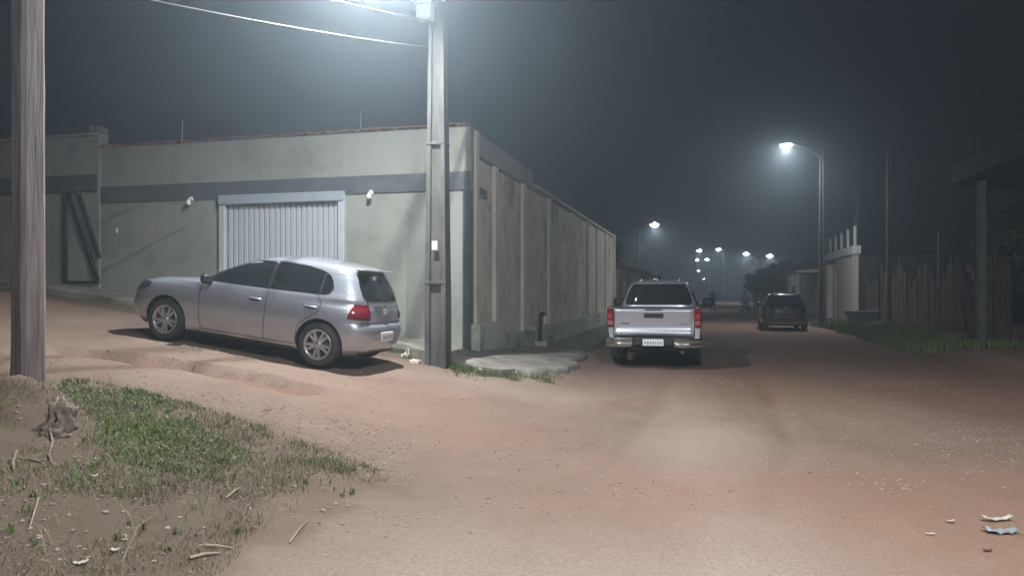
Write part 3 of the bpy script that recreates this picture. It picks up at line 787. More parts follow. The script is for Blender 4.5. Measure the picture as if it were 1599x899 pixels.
class Shell:
    """a car body as a stack of rounded plan outlines: rows of (z, x_front, x_rear, half width, squareness)"""
    def __init__(s, rows, sub=6):
        R = np.array(rows, float); n = len(R); out = []
        for i in range(n - 1):
            p0 = R[max(i - 1, 0)]; p1 = R[i]; p2 = R[i + 1]; p3 = R[min(i + 2, n - 1)]
            for k in range(sub):
                t = k / sub
                c = .5 * ((2 * p1) + (p2 - p0) * t + (2 * p0 - 5 * p1 + 4 * p2 - p3) * t * t + (3 * p1 - p0 - 3 * p2 + p3) * t ** 3)
                lin = p1 + (p2 - p1) * t
                c = .6 * c + .4 * lin; c[0] = lin[0]
                out.append(c)
        out.append(R[-1]); s.T = np.array(out)
    def par(s, z):
        return [float(np.interp(z, s.T[:, 0], s.T[:, k])) for k in (1, 2, 3, 4)]
    def ring_pt(s, z, phi, off=0.0):
        xf, xr, w, n = s.par(z); a = (xf - xr) / 2 + off; xc = (xf + xr) / 2; w = w + off
        c, q = math.cos(phi), math.sin(phi)
        return (xc + a * math.copysign(abs(c) ** (2 / n), c), w * math.copysign(abs(q) ** (2 / n), q), z)
    def side_y(s, x, z):
        xf, xr, w, n = s.par(z); t = min(.9999, abs((x - (xf + xr) / 2) / ((xf - xr) / 2)))
        return w * (1 - t ** n) ** (1 / n)
    def end_x(s, y, z, end=-1):
        xf, xr, w, n = s.par(z); t = min(.9999, abs(y / w))
        return (xf + xr) / 2 + end * (xf - xr) / 2 * (1 - t ** n) ** (1 / n)
    def mesh(s, name, M=112):
        vs = []; F = []; K = len(s.T)
        for r in s.T:
            z = r[0]
            for k in range(M): vs.append(s.ring_pt(z, 2 * math.pi * (k + .5) / M))
        for i in range(K - 1):
            for k in range(M): F.append((i * M + k, i * M + (k + 1) % M, (i + 1) * M + (k + 1) % M, (i + 1) * M + k))
        F.append(tuple(reversed(range(M)))); F.append(tuple(range((K - 1) * M, K * M)))
        b = MB(); b.add(vs, F, True); return b
    # ---- patches that lie on the shell, sides +1 (left) / -1 (right)
    def side_patch(s, xs, zb, zt, side, off, nz=8, nx=28):
        """region between lower curve zb and upper curve zt over x range"""
        X = np.linspace(xs[0], xs[-1], nx); B = np.interp(X, xs, zb); T = np.interp(X, xs, zt)
        vs = []; F = []
        for i in range(nx):
            for j in range(nz):
                z = B[i] + (T[i] - B[i]) * j / (nz - 1); vs.append((X[i], side * (s.side_y(X[i], z) + off), z))
        for i in range(nx - 1):
            for j in range(nz - 1): F.append((i * nz + j, (i + 1) * nz + j, (i + 1) * nz + j + 1, i * nz + j + 1))
        return vs, F
    def end_patch(s, zs, y0, y1, end, off, ny=20, nz=14):
        Zs = np.linspace(zs[0], zs[-1], nz); A = np.interp(Zs, zs, y0); B = np.interp(Zs, zs, y1); vs = []; F = []
        for j in range(nz):
            for i in range(ny):
                y = A[j] + (B[j] - A[j]) * i / (ny - 1); vs.append((s.end_x(y, Zs[j], end) + end * off, y, Zs[j] + off * .3))
        for j in range(nz - 1):
            for i in range(ny - 1): F.append((j * ny + i, j * ny + i + 1, (j + 1) * ny + i + 1, (j + 1) * ny + i))
        return vs, F
    def corner_patch(s, zs, xside, yrear, side, off, nf=16, nz=10, end=-1):
        """patch wrapping a rear (or front) corner from x on the side to y on the end"""
        Zs = np.linspace(zs[0], zs[-1], nz); XS = np.interp(Zs, zs, xside); YR = np.interp(Zs, zs, yrear); vs = []; F = []
        for j in range(nz):
            z = Zs[j]; xf, xr, w, n = s.par(z); xc = (xf + xr) / 2; a = (xf - xr) / 2
            pa = math.acos(min(1, abs((XS[j] - xc) / a)) ** (n / 2)); pb = math.asin(min(1, YR[j] / w) ** (n / 2))
            for i in range(nf):
                ph = pa + (pb - pa) * i / (nf - 1)
                x = xc + end * (a + off) * math.cos(ph) ** (2 / n); y = (w + off) * math.sin(ph) ** (2 / n)
                vs.append((x, side * y, z))
        for j in range(nz - 1):
            for i in range(nf - 1): F.append((j * nf + i, j * nf + i + 1, (j + 1) * nf + i + 1, (j + 1) * nf + i))
        return vs, F
    def seam(s, pts, side, width=.009, off=.0025, n=30):
        """thin dark line along (x, z) points on a side"""
        P_ = np.array(pts, float); t = np.r_[0, np.cumsum(np.hypot(*np.diff(P_, axis=0).T))]
        T = np.linspace(0, t[-1], n); X = np.interp(T, t, P_[:, 0]); Z = np.interp(T, t, P_[:, 1])
        dx = np.gradient(X); dz = np.gradient(Z); L_ = np.hypot(dx, dz); nx_, nz_ = -dz / L_, dx / L_
        vs = []
        for i in range(n):
            for q in (-1, 1):
                x = X[i] + q * nx_[i] * width / 2; z = Z[i] + q * nz_[i] * width / 2; vs.append((x, side * (s.side_y(x, z) + off), z))
        return vs, [(2 * i, 2 * i + 1, 2 * i + 3, 2 * i + 2) for i in range(n - 1)]
    def end_seam(s, pts, end, width=.009, off=.0025, n=40):
        P_ = np.array(pts, float); t = np.r_[0, np.cumsum(np.hypot(*np.diff(P_, axis=0).T))]
        T = np.linspace(0, t[-1], n); Y = np.interp(T, t, P_[:, 0]); Z = np.interp(T, t, P_[:, 1])
        dy = np.gradient(Y); dz = np.gradient(Z); L_ = np.hypot(dy, dz); vs = []
        for i in range(n):
            for q in (-1, 1):
                y = Y[i] - q * dz[i] / L_[i] * width / 2; z = Z[i] + q * dy[i] / L_[i] * width / 2; vs.append((s.end_x(y, z, end) + end * off, y, z))
        return vs, [(2 * i, 2 * i + 1, 2 * i + 3, 2 * i + 2) for i in range(n - 1)]

def cut_arches(o, axles, r, ymin, zc, dark):
    """wheel housings cut out of a body, lined dark"""
    cutters = []
    for ax in axles:
        for sd_ in (-1, 1):
            b = MB().lathe([(0, -.35), (r, -.35), (r, .35), (0, .35)], (ax, sd_ * (ymin + .35), zc), 'y', 48)
            c = b.build('cutter', None, o.parent); cutters.append(c)
            bm = bmesh.new(); bm.from_mesh(c.data); bmesh.ops.remove_doubles(bm, verts=bm.verts, dist=1e-5); bmesh.ops.recalc_face_normals(bm, faces=bm.faces); bm.to_mesh(c.data); bm.free()
            md = o.modifiers.new('arch', 'BOOLEAN'); md.operation = 'DIFFERENCE'; md.object = c; md.solver = 'EXACT'
    bpy.context.view_layer.update()
    dg = bpy.context.evaluated_depsgraph_get()
    me = bpy.data.meshes.new_from_object(o.evaluated_get(dg))
    o.modifiers.clear(); old = o.data; o.data = me
    for c in cutters:
        m_ = c.data; bpy.data.objects.remove(c); bpy.data.meshes.remove(m_)
    while len(me.materials) < 2: me.materials.append(dark)
    me.materials[1] = dark
    for p in me.polygons:
        c = p.center
        for ax in axles:
            if abs(c.y) > ymin - .02 and math.hypot(c.x - ax, c.z - zc) < r + .004 and all(math.hypot(me.vertices[i].co.x - ax, me.vertices[i].co.z - zc) < r + .004 for i in p.vertices):
                p.material_index = 1
    me.set_sharp_from_angle(angle=math.radians(38))
    return o

def wheel(t, loc, r, width, side, spokes=10, rim_r=None, rim_mat=None):
    """wheel whose outer face looks along side*y"""
    rr = rim_r or r * .66; w = width / 2
    W = MB()
    W.lathe([(rr - .01, -w * .9), (rr + .01, -w), (r - .03, -w * 1.02), (r - .008, -w * .82), (r, -w * .5), (r, w * .5), (r - .008, w * .82), (r - .03, w * 1.02), (rr + .01, w), (rr - .01, w * .9)],
            loc, 'y', 40)
    tyre = W.build('wheel', M_tyre, t)
    x, y, z = loc; ys = side
    b = MB().lathe([(rr - .005, ys * w * .9), (rr + .006, ys * w * .98), (rr - .004, ys * w * 1.0), (rr - .022, ys * w * .94), (rr - .03, ys * w * .5), (rr - .03, -ys * w * .5)], loc, 'y', 40)
    b.build('rim', rim_mat or M_rim, tyre)
    MB().lathe([(0, ys * w * .35), (rr - .02, ys * w * .35), (rr - .02, ys * w * .30), (0, ys * w * .30)], loc, 'y', 32).build('brake_disc', M_rimdark, tyre)
    S = MB()
    for k in range(spokes):
        a = 2 * math.pi * (k + (.16 if k % 2 else -.16)) / spokes
        dirv = Vector((math.cos(a), 0, math.sin(a))); tv = Vector((-math.sin(a), 0, math.cos(a)))
        for (r0, r1) in ((.03, rr - .015),):
            p0 = Vector(loc) + dirv * r0; p1 = Vector(loc) + dirv * r1
            h0, h1 = .020, .016
            yo = ys * w * .86; yi = ys * w * .66; yo2 = ys * w * .95; yi2 = ys * w * .7
            vs = [p0 - tv * h0 + Vector((0, yo, 0)), p0 + tv * h0 + Vector((0, yo, 0)), p1 + tv * h1 + Vector((0, yo2, 0)), p1 - tv * h1 + Vector((0, yo2, 0)),
                  p0 - tv * h0 * 1.3 + Vector((0, yi, 0)), p0 + tv * h0 * 1.3 + Vector((0, yi, 0)), p1 + tv * h1 * 1.3 + Vector((0, yi2, 0)), p1 - tv * h1 * 1.3 + Vector((0, yi2, 0))]
            S.add(vs, [(0, 1, 2, 3), (4, 7, 6, 5), (0, 4, 5, 1), (1, 5, 6, 2), (2, 6, 7, 3), (3, 7, 4, 0)])
    S.lathe([(0, ys * w * .96), (.03, ys * w * .95), (.052, ys * w * .86), (.052, ys * w * .5)], loc, 'y', 20)
    S.build('spokes', rim_mat or M_rim, tyre)
    return tyre

def licence_plate(t, c, w, h, axis_back=-1, pitch=0.0):
    pl = MB().box(c, (.012, w, h), bevel=.003).build('number_plate', M_plate, t)
    ink = MB()
    r_ = random.Random(5)
    for k in range(7):       # characters too blurred to read
        y = c[1] + (k - 3) * w * .125
        ink.box((c[0] + axis_back * .007, y, c[2] - h * .08), (.002, w * .07, h * r_.uniform(.38, .5)))
    ink.build('plate_characters', M_plateink, pl)
    return pl

# ---------------- silver hatchback
def mirror_on(t, sh, x, z, side, mat, size=(.11, .2, .135)):
    y = sh.side_y(x, z)
    m = MB().box((x, side * (y + .12), z + .05), size, bevel=.04).build('mirror', mat, t)
    MB().tube([(x, side * (y - .02), z + .0), (x, side * (y + .08), z + .03)], .022, 8).build('mirror_stalk', M_trim, m)
    return m
def handle_on(t, sh, x, z, side):
    y = sh.side_y(x, z)
    hd = MB(); hd.tube([(x - .09, side * (y + .002), z), (x - .07, side * (y + .03), z + .004), (x + .06, side * (y + .03), z + .006), (x + .085, side * (y + .002), z + .004)], .0135, 8)
    h = hd.build('door_handle', M_silver if t.name.startswith('silver') else M_trim, t)
    MB().box((x, side * (y + .0), z), (.15, .008, .05), bevel=.003).build('handle_recess', M_trim, h)

def silver_hatchback():
    rows = [(.17, 2.95, -.42, .70, 6), (.20, 3.06, -.52, .755, 6.4), (.27, 3.14, -.585, .79, 6.6), (.38, 3.19, -.625, .812, 7.0), (.48, 3.215, -.645, .822, 6.8), (.56, 3.21, -.642, .828, 6.6),
            (.61, 3.20, -.628, .829, 6.4), (.64, 3.19, -.60, .828, 6.6), (.70, 3.16, -.592, .824, 6.6), (.77, 3.11, -.585, .818, 6.4), (.82, 3.05, -.578, .812, 6.0), (.86, 2.96, -.57, .806, 5.2),
            (.90, 2.78, -.562, .798, 5.0), (.935, 2.46, -.552, .788, 5.0), (.955, 2.22, -.545, .778, 5.0), (.975, 2.10, -.538, .768, 5.0), (1.03, 1.97, -.515, .742, 5.0), (1.12, 1.785, -.468, .708, 5.0),
            (1.22, 1.565, -.41, .668, 5.0), (1.30, 1.38, -.36, .632, 4.8), (1.345, 1.25, -.335, .604, 4.6), (1.375, 1.14, -.315, .575, 4.4), (1.40, 1.04, -.25, .538, 4.2), (1.425, .90, -.08, .48, 3.8),
            (1.445, .78, .14, .40, 3.2), (1.458, .66, .34, .28, 2.8), (1.463, .60, .42, .17, 2.4)]
    sh = Shell(rows)
    al = math.atan(.132)
    X_ = Vector((-math.cos(al), 0, math.sin(al))); Y_ = Vector((0, -1, 0)); Z_ = X_.cross(Y_)
    rz = .0
    base = Vector((GOL_V, GOL_U, float(Hbase(GOL_V, 9.0)) + .015))
    Mx = Matrix((X_, Y_, Z_)).transposed().to_4x4(); Mx = Matrix.Translation(base) @ Matrix.Rotation(GOL_YAW, 4, 'Z') @ Mx
    t = empty('silver_hatchback', label='silver five-door hatchback parked side-on on the slope before the corner wall', cat='car', matrix=Mx)
    body = sh.mesh('body').build('body', M_silver, t)
    cut_arches(body, (0, 2.465), .345, .46, .31, M_trim)
    MB().box((1.25, 0, .20), (2.6, 1.2, .12), bevel=.03).build('underbody', M_trim, t)
    for sd_ in (1, -1):
        # glass: black seal below, panes over it
        xs = [-.10, -.06, .0, .10, .35, .72, 1.06, 1.34, 1.60, 1.82, 1.95]
        zb = [1.06, 1.0, .985, .98, .975, .965, .958, .952, .948, .946, .945]
        zt = [1.10, 1.20, 1.262, 1.305, 1.345, 1.362, 1.352, 1.315, 1.215, 1.075, .97]
        b = MB(); b.add(*sh.side_patch(xs, zb, zt, sd_, .004), True); b.build('window_seal', M_trim, t)
        zb2 = [z + .012 for z in zb]; zt2 = [z - .014 for z in zt]
        ax = np.array(xs); 
        def sub(x0, x1):
            q = np.linspace(x0, x1, 24); return list(q), list(np.interp(q, xs, zb2)), list(np.maximum(np.interp(q, xs, zt2), np.interp(q, xs, zb2)))
        for (x0, x1) in ((-.075, .06), (.085, .82), (.88, 1.83)):
            b = MB(); b.add(*sh.side_patch(*sub(x0, x1), sd_, .008), True); b.build('side_window', M_glass, t)
        for pts in ([(.85, .95), (.845, .6), (.85, .30), (.82, .25)], [(1.90, .935), (1.92, .75), (1.90, .42), (1.86, .26)], [(.10, .975), (.02, .86), (.05, .74), (.20, .64), (.33, .52), (.36, .26)],
                    [(.36, .262), (.8, .258), (1.83, .258)], [(2.16, .945), (2.6, .905), (2.95, .83)]):
            b = MB(); b.add(*sh.seam(pts, sd_)); b.build('panel_gap', M_seam, t)
        handle_on(t, sh, .16, .80, sd_); handle_on(t, sh, 1.02, .795, sd_)
        mirror_on(t, sh, 1.77, .93, sd_, M_trim, (.12, .19, .15))
        b = MB(); b.add(*sh.corner_patch([.70, .76, .84, .905], [-.36, -.37, -.385, -.40], [.50, .48, .47, .50], sd_, .010), True)
        o = b.build('tail_light', M_red, t)
        b = MB(); b.add(*sh.corner_patch([.72, .79], [-.43, -.43], [.53, .53], sd_, .014), True); b.build('reflector', surf('tail_lamp_dark', (.16, .008, .012), .1, var=.1, coat=1), o)
        b = MB(); b.add(*sh.corner_patch([.70, .74, .80, .815], [2.86, 2.80, 2.76, 2.8], [.40, .42, .5, .6], sd_, .008, end=1), True)
        b.build('headlight', surf('headlamp', (.05, .055, .06), .08, var=.1, coat=1), t)
        b = MB(); b.add(*sh.side_patch([.38, .6, 2.0, 2.1], [.19, .185, .185, .19], [.205, .21, .21, .205], sd_, .006), True); b.build('sill_shade', M_trim, t)  # dark strip drawn for the shadow along the body-coloured sill
        for ax_ in (0, 2.465): wheel(t, (ax_, sd_ * .715, .30), .302, .19, sd_, 10, .205)
    b = MB(); b.add(*sh.end_patch([.955, 1.0, 1.15, 1.30, 1.335], [-.50, -.555, -.535, -.48, -.44], [.50, .555, .535, .48, .44], -1, .007), True); rw = b.build('rear_window', M_glass, t)
    MB().tube([(sh.end_x(0, .985) - .03, -.02, .985), (sh.end_x(.35, 1.0) - .03, .36, 1.01)], .008, 6).build('wiper', M_trim, rw)
    b = MB(); b.add(*sh.end_patch([.975, 1.10, 1.22, 1.325], [-.60, -.55, -.49, -.42], [.60, .55, .49, .42], 1, .007), True); b.build('windscreen', M_glass, t)
    MB().box((-.345, 0, 1.375), (.12, .98, .022), bevel=.01).build('spoiler', M_silver, t)
    MB().box((-.41, 0, 1.362), (.012, .3, .018), bevel=.003).build('brake_light', M_red, t)
    for pts in ([(-.66, .655), (0, .650), (.66, .655)], [(-.56, .66), (-.50, .72), (-.48, .9), (-.52, .955)], [(.56, .66), (.50, .72), (.48, .9), (.52, .955)]):
        b = MB(); b.add(*sh.end_seam(pts, -1, .012)); b.build('tailgate_gap', M_seam, t)
    b = MB(); b.add(*sh.end_patch([.19, .21, .235], [-.5, -.58, -.55], [.5, .58, .55], -1, .007), True); b.build('bumper_insert', M_trim, t)
    licence_plate(t, (sh.end_x(0, .46) - .012, 0, .46), .40, .13)
    x0 = sh.end_x(0, .82)
    em = MB().lathe([(0, -.014), (.058, -.012), (.062, -.004), (.062, .01)], (x0, 0, .82), 'x', 24).build('emblem', M_chrome, t)
    MB().lathe([(.046, -.016), (.05, -.022), (.054, -.016)], (x0, 0, .82), 'x', 24).build('emblem_ring', M_chrome, em)
    v_ = MB()
    for (a, b_) in (((-.03, .042), (0, .002)), ((.03, .042), (0, .002)), ((-.044, .01), (-.018, -.042)), ((.044, .01), (.018, -.042)), ((-.018, -.042), (0, -.004)), ((.018, -.042), (0, -.004))):
        v_.tube([(x0 - .018, a[0], .82 + a[1]), (x0 - .018, b_[0], .82 + b_[1])], .005, 5)
    v_.build('emblem_letters', M_chrome, em)
    MB().box((sh.end_x(-.3, .69) - .004, -.36, .70), (.006, .13, .022), bevel=.002).build('model_badge', M_chrome, t)
    MB().tube([(.2, -.45, .22), (-.58, -.45, .23)], .025, 8).build('exhaust_pipe', M_galv, t)
    return t
GOL_V, GOL_U, GOL_YAW = -5.12, 9.85, 0.0
silver_hatchback()

# ---------------- silver pickup
def silver_pickup():
    t = empty('silver_pickup', (PK_V, PK_U, 0.0), 'silver double-cab pickup seen from behind, parked beside the old side wall', 'pickup truck', rz=math.radians(90) + PK_YAW)
    # cab and bonnet, rear axle at x = 0, nose along +x
    rows = [(.42, 3.95, .56, .86, 7), (.50, 4.02, .52, .90, 7), (.65, 4.06, .50, .918, 6.5), (.80, 4.05, .50, .922, 6.2), (.95, 4.00, .50, .922, 6), (1.03, 3.90, .50, .918, 5.6), (1.10, 3.60, .50, .91, 5.2),
            (1.15, 3.10, .50, .90, 5.2), (1.18, 2.78, .50, .89, 5.4), (1.22, 2.66, .505, .865, 5.4), (1.32, 2.50, .53, .82, 5.6), (1.45, 2.28, .57, .765, 5.6), (1.58, 2.05, .62, .71, 5.4),
            (1.67, 1.88, .67, .665, 5.0), (1.73, 1.72, .73, .61, 4.6), (1.77, 1.58, .84, .53, 4.0), (1.795, 1.40, 1.0, .40, 3.4), (1.803, 1.28, 1.12, .22, 3)]
    sh = Shell(rows)
    body = sh.mesh('cab', 96).build('cab', M_silver2, t)
    cut_arches(body, (3.085,), .45, .52, .40, M_trim)
    b = MB(); b.add(*sh.end_patch([1.235, 1.28, 1.45, 1.60, 1.69], [-.66, -.72, -.675, -.61, -.55], [.66, .72, .675, .61, .55], -1, .008), True); rw = b.build('rear_window', M_glass, t)
    for s_ in (-1, 1):
        for (x0, x1) in ((.72, 1.36), (1.44, 2.30)):
            xs = np.linspace(x0, x1, 8); zt = np.interp(xs, [.7, .85, 1.5, 1.9, 2.5], [1.45, 1.60, 1.66, 1.58, 1.22])
            b = MB(); b.add(*sh.side_patch(list(xs), [1.21] * 8, list(zt), s_, .008), True); b.build('side_window', M_glass, t)
        for pts in ([(1.40, 1.2), (1.40, .5)], [(.66, 1.2), (.62, .9), (.62, .55)], [(2.40, 1.18), (2.45, .5)]):
            b = MB(); b.add(*sh.seam(pts, s_)); b.build('panel_gap', M_seam, t)
        handle_on(t, sh, .82, 1.05, s_); handle_on(t, sh, 1.58, 1.05, s_)
        y = sh.side_y(2.3, 1.2)
        m = MB().box((2.28, s_ * (y + .19), 1.28), (.12, .25, .2), bevel=.045).build('mirror', M_trim, t)
        MB().tube([(2.28, s_ * (y - .02), 1.2), (2.28, s_ * (y + .1), 1.22)], .025, 8).build('mirror_stalk', M_trim, m)
        b = MB(); b.add(*sh.corner_patch([.92, .98, 1.03], [3.7, 3.6, 3.55], [.5, .5, .55], s_, .01, end=1), True); b.build('headlight', surf('pickup_headlamp', (.3, .31, .33), .1, var=.1, coat=1), t)
        # roof rails
    b = MB(); b.add(*sh.end_patch([1.24, 1.40, 1.55, 1.68], [-.78, -.72, -.66, -.56], [.78, .72, .66, .56], 1, .008), True); b.build('windscreen', M_glass, t)
    MB().tube([(.95, -.0, 1.80), (.85, 0, 1.86), (.78, 0, 1.90)], [.02, .015, .004], 6).build('roof_antenna', M_trim, t)
    for s_ in (-1, 1): MB().tube([(.85, s_ * .42, 1.76), (1.0, s_ * .42, 1.80), (1.6, s_ * .42, 1.80), (1.75, s_ * .42, 1.75)], .016, 6).build('roof_rail', M_chrome, t)
    # load bed: two side panels, tailgate, floor, front board
    for s_ in (-1, 1):
        b = MB()
        prof = [(.66, .55), (.885, .56), (.912, .75), (.918, .95), (.905, 1.12), (.895, 1.20), (.87, 1.215), (.80, 1.21), (.79, 1.18), (.79, .64)]
        n = len(prof); xs = np.linspace(-1.08, .47, 14); vs = []; F = []
        for x in xs:
            q = 1 - .03 * max(0, (-.7 - x) / .38) ** 2
            for (y, z) in prof: vs.append((x, s_ * (y * q if y > .8 else y), z))
        for i in range(len(xs) - 1):
            for k in range(n): F.append((i * n + k, i * n + (k + 1) % n, (i + 1) * n + (k + 1) % n, (i + 1) * n + k))
        F += [tuple(range(n)), tuple(range((len(xs) - 1) * n, len(xs) * n))]
        b.add(vs, F, True); o = b.build('bed_side', M_silver2, t)
        cut_arches(o, (0,), .46, .52, .40, M_trim)
        MB().box((-.3, s_ * .845, 1.222), (1.5, .10, .022), bevel=.008).build('bed_rail_cap', M_trim, t)
        # tail lights: tall, red over clear
        lt = MB().box((-1.085, s_ * .845, 1.015), (.10, .135, .37), bevel=.022).build('tail_light', M_red, t)
        MB().box((-1.13, s_ * .84, .905), (.03, .10, .085), bevel=.01).build('reverse_lamp', surf('tail_lamp_rose', (.42, .10, .11), .12, var=.1, coat=1), lt)
        MB().box((-1.132, s_ * .845, 1.03), (.03, .09, .10), bevel=.012).build('lamp_glow', surf('tail_lamp_bright', (.36, .03, .045), .1, var=.1, coat=1), lt)
        # chrome bumper wings
        b = MB()
        prof = [(-1.16, .625), (-1.225, .62), (-1.25, .585), (-1.232, .545), (-1.225, .525), (-1.258, .495), (-1.25, .445), (-1.15, .42)]
        ys = np.linspace(.40, .93, 12); vs = []; F = []; n = len(prof)
        for y in ys:
            q = .16 * max(0, (y - .6) / .33) ** 2.2; lift = .02 * max(0, (.5 - y) / .1)
            for (x, z) in prof: vs.append((x + q, s_ * y, z + lift * (z < .5)))
        for i in range(len(ys) - 1):
            for k in range(n - 1): F.append((i * n + k, i * n + k + 1, (i + 1) * n + k + 1, (i + 1) * n + k))
        F += [tuple(range(n)), tuple(range((len(ys) - 1) * n, len(ys) * n))]
        b.add(vs, F); b.build('bumper', M_chrome, t)
        for ax_ in (0, 3.085): wheel(t, (ax_, s_ * .775, .385), .385, .26, s_, 12, .235)
        MB().box((-.52, s_ * .76, .33), (.02, .28, .32), bevel=.004).build('mud_flap', M_trim, t)
    b = MB()     # tailgate, pressed with a shallow raised field
    ys = np.linspace(-.772, .772, 28); zs = np.linspace(.645, 1.20, 18); vs = []; F = []
    for z in zs:
        for y in ys:
            edge = min(1, (.772 - abs(y)) / .05) * min(1, (1.20 - z) / .03, (z - .645) / .04)
            fld = .012 * max(0, 1 - (abs(z - .93) / .20) ** 4) * max(0, 1 - (abs(y) / .66) ** 6)
            low = .018 * max(0, 1 - ((z - .70) / .06) ** 2)
            prof_x = float(np.interp(z, [.645, .67, .70, .735, .79, .86, 1.0, 1.10, 1.135, 1.165, 1.185, 1.20], [-1.085, -1.125, -1.142, -1.132, -1.098, -1.096, -1.110, -1.124, -1.132, -1.128, -1.112, -1.085]))
            vs.append((prof_x + (.03 if edge <= 0 else 0) + .006 * (y / .77) ** 2, y, z))
    nyv = len(ys)
    for j in range(len(zs) - 1):
        for i in range(nyv - 1): F.append((j * nyv + i, j * nyv + i + 1, (j + 1) * nyv + i + 1, (j + 1) * nyv + i))
    b.add(vs, F, True)
    b.box((-1.055, 0, .925), (.05, 1.54, .54))
    tg = b.build('tailgate', M_silver2, t)
    MB().box((-1.122, 0, 1.055), (.03, .38, .085), bevel=.012).build('handle_recess', M_trim, tg)
    MB().box((-1.137, 0, 1.075), (.018, .30, .028), bevel=.007).build('tailgate_handle', M_trim, tg)
    MB().box((-1.127, 0, 1.165), (.02, .34, .03), bevel=.008).build('gate_latch_strip', M_trim, tg)
    MB().box((-1.106, .56, .90), (.008, .17, .028), bevel=.002).build('badge', M_chrome, tg)
    MB().box((-1.106, -.58, .90), (.008, .12, .028), bevel=.002).build('badge', M_chrome, tg)
    MB().box((-1.07, 0, 1.213), (.07, 1.52, .026), bevel=.008).build('gate_cap', M_trim, tg)
    MB().box((-.31, 0, .62), (1.52, 1.55, .06)).build('bed_floor', M_trim, t)
    MB().box((.45, 0, .9), (.05, 1.56, .58)).build('bed_front', M_trim, t)
    MB().box((-1.17, 0, .545), (.14, .80, .16), bevel=.025).build('bumper_step', M_trim, t)
    licence_plate(t, (-1.25, 0, .535), .40, .13)
    MB().box((1.4, 0, .42), (4.6, 1.0, .16), bevel=.03).build('chassis', M_trim, t)
    MB().tube([(0, -.68, .385), (0, .68, .385)], .06, 10).build('rear_axle', M_trim, t)
    MB().lathe([(.2, -.1), (.36, -.1), (.38, 0), (.36, .1), (.2, .1)], (-.62, 0, .42), 'z', 28).build('spare_wheel', M_tyre, t)
    MB().tube([(.2, -.55, .36), (-1.0, -.55, .34)], .035, 8).build('exhaust_pipe', M_galv, t)
    return t
PK_V, PK_U, PK_YAW = -.93, 15.8, 0.0
silver_pickup()

# ---------------- black hatchback further down the road
def black_hatchback():
    t = empty('black_hatchback', (BK_V, BK_U, 0.0), 'black hatchback seen from behind, parked on the right before the lamp pole', 'car', rz=math.radians(90))
    rows = [(.20, 3.0, -.50, .74, 6), (.26, 3.12, -.60, .80, 6), (.40, 3.2, -.66, .83, 6), (.55, 3.22, -.68, .845, 5.6), (.62, 3.2, -.665, .848, 5.6), (.72, 3.15, -.64, .845, 5.6), (.85, 2.95, -.62, .835, 5.2),
            (.93, 2.5, -.60, .825, 5), (.98, 2.05, -.58, .80, 5), (1.06, 1.85, -.53, .765, 5), (1.2, 1.55, -.44, .70, 5), (1.34, 1.25, -.35, .64, 4.8), (1.43, 1.0, -.30, .59, 4.4), (1.48, .8, -.15, .50, 3.8),
            (1.505, .62, .1, .36, 3.2), (1.513, .5, .25, .18, 2.6)]
    sh = Shell(rows, 4)
    body = sh.mesh('body', 72).build('body', M_blackp, t)
    cut_arches(body, (0, 2.5), .35, .48, .31, M_trim)
    b = MB(); b.add(*sh.end_patch([1.0, 1.06, 1.25, 1.38], [-.56, -.6, -.55, -.48], [.56, .6, .55, .48], -1, .007), True); b.build('rear_window', M_glass, t)
    b = MB(); b.add(*sh.end_patch([1.02, 1.15, 1.35], [-.6, -.55, -.45], [.6, .55, .45], 1, .007), True); b.build('windscreen', M_glass, t)
    for s_ in (-1, 1):
        xs = [-.05, .1, .5, 1.0, 1.5, 1.8]
        b = MB(); b.add(*sh.side_patch(xs, [1.02, 1.0, 1.0, .99, .99, .985], [1.2, 1.33, 1.39, 1.38, 1.2, 1.0], s_, .006), True); b.build('side_window', M_glass, t)
        b = MB(); b.add(*sh.corner_patch([.78, .85, .95, 1.0], [-.40, -.4, -.42, -.44], [.58, .56, .58, .62], s_, .010), True); b.build('tail_light', surf('tail_lamp_smoked', (.10, .008, .012), .12, var=.1, coat=1), t)
        mirror_on(t, sh, 1.7, 1.0, s_, M_trim, (.11, .22, .15))
        for ax_ in (0, 2.5): wheel(t, (ax_, s_ * .73, .305), .305, .19, s_, 10, .2)
    b = MB(); b.add(*sh.end_patch([.265, .30, .36], [-.58, -.6, -.58], [.58, .6, .58], -1, .012), True); b.build('bumper_trim', surf('bumper_grey', (.30, .27, .25), .6, var=.15), t)
    MB().box((sh.end_x(0, .70) - .01, 0, .72), (.012, .40, .13), bevel=.003).build('number_plate', surf('plate_dim', (.10, .10, .11), .5, var=.2, scale=12), t)
    MB().lathe([(0, -.014), (.05, -.012), (.055, .01)], (sh.end_x(0, .9), 0, .9), 'x', 20).build('emblem', M_chrome, t)
    MB().tube([(-.1, 0, 1.50), (-.3, 0, 1.62)], [.012, .004], 6).build('roof_antenna', M_trim, t)
    return t
BK_V, BK_U = 3.18, 31.2
black_hatchback()
# ------------------------------------------------------------------ right-hand side of the street
M_darkwall = plaster('dark_render', (.045, .04, .038), (.022, .02, .02), .5, seed=2.0)
M_rail = surf('white_rail', (.62, .66, .66), .6, var=.1)
M_palewall = plaster('pale_wall', (.56, .50, .42), (.32, .28, .23), .5, seed=7.0)
VR = 7.0
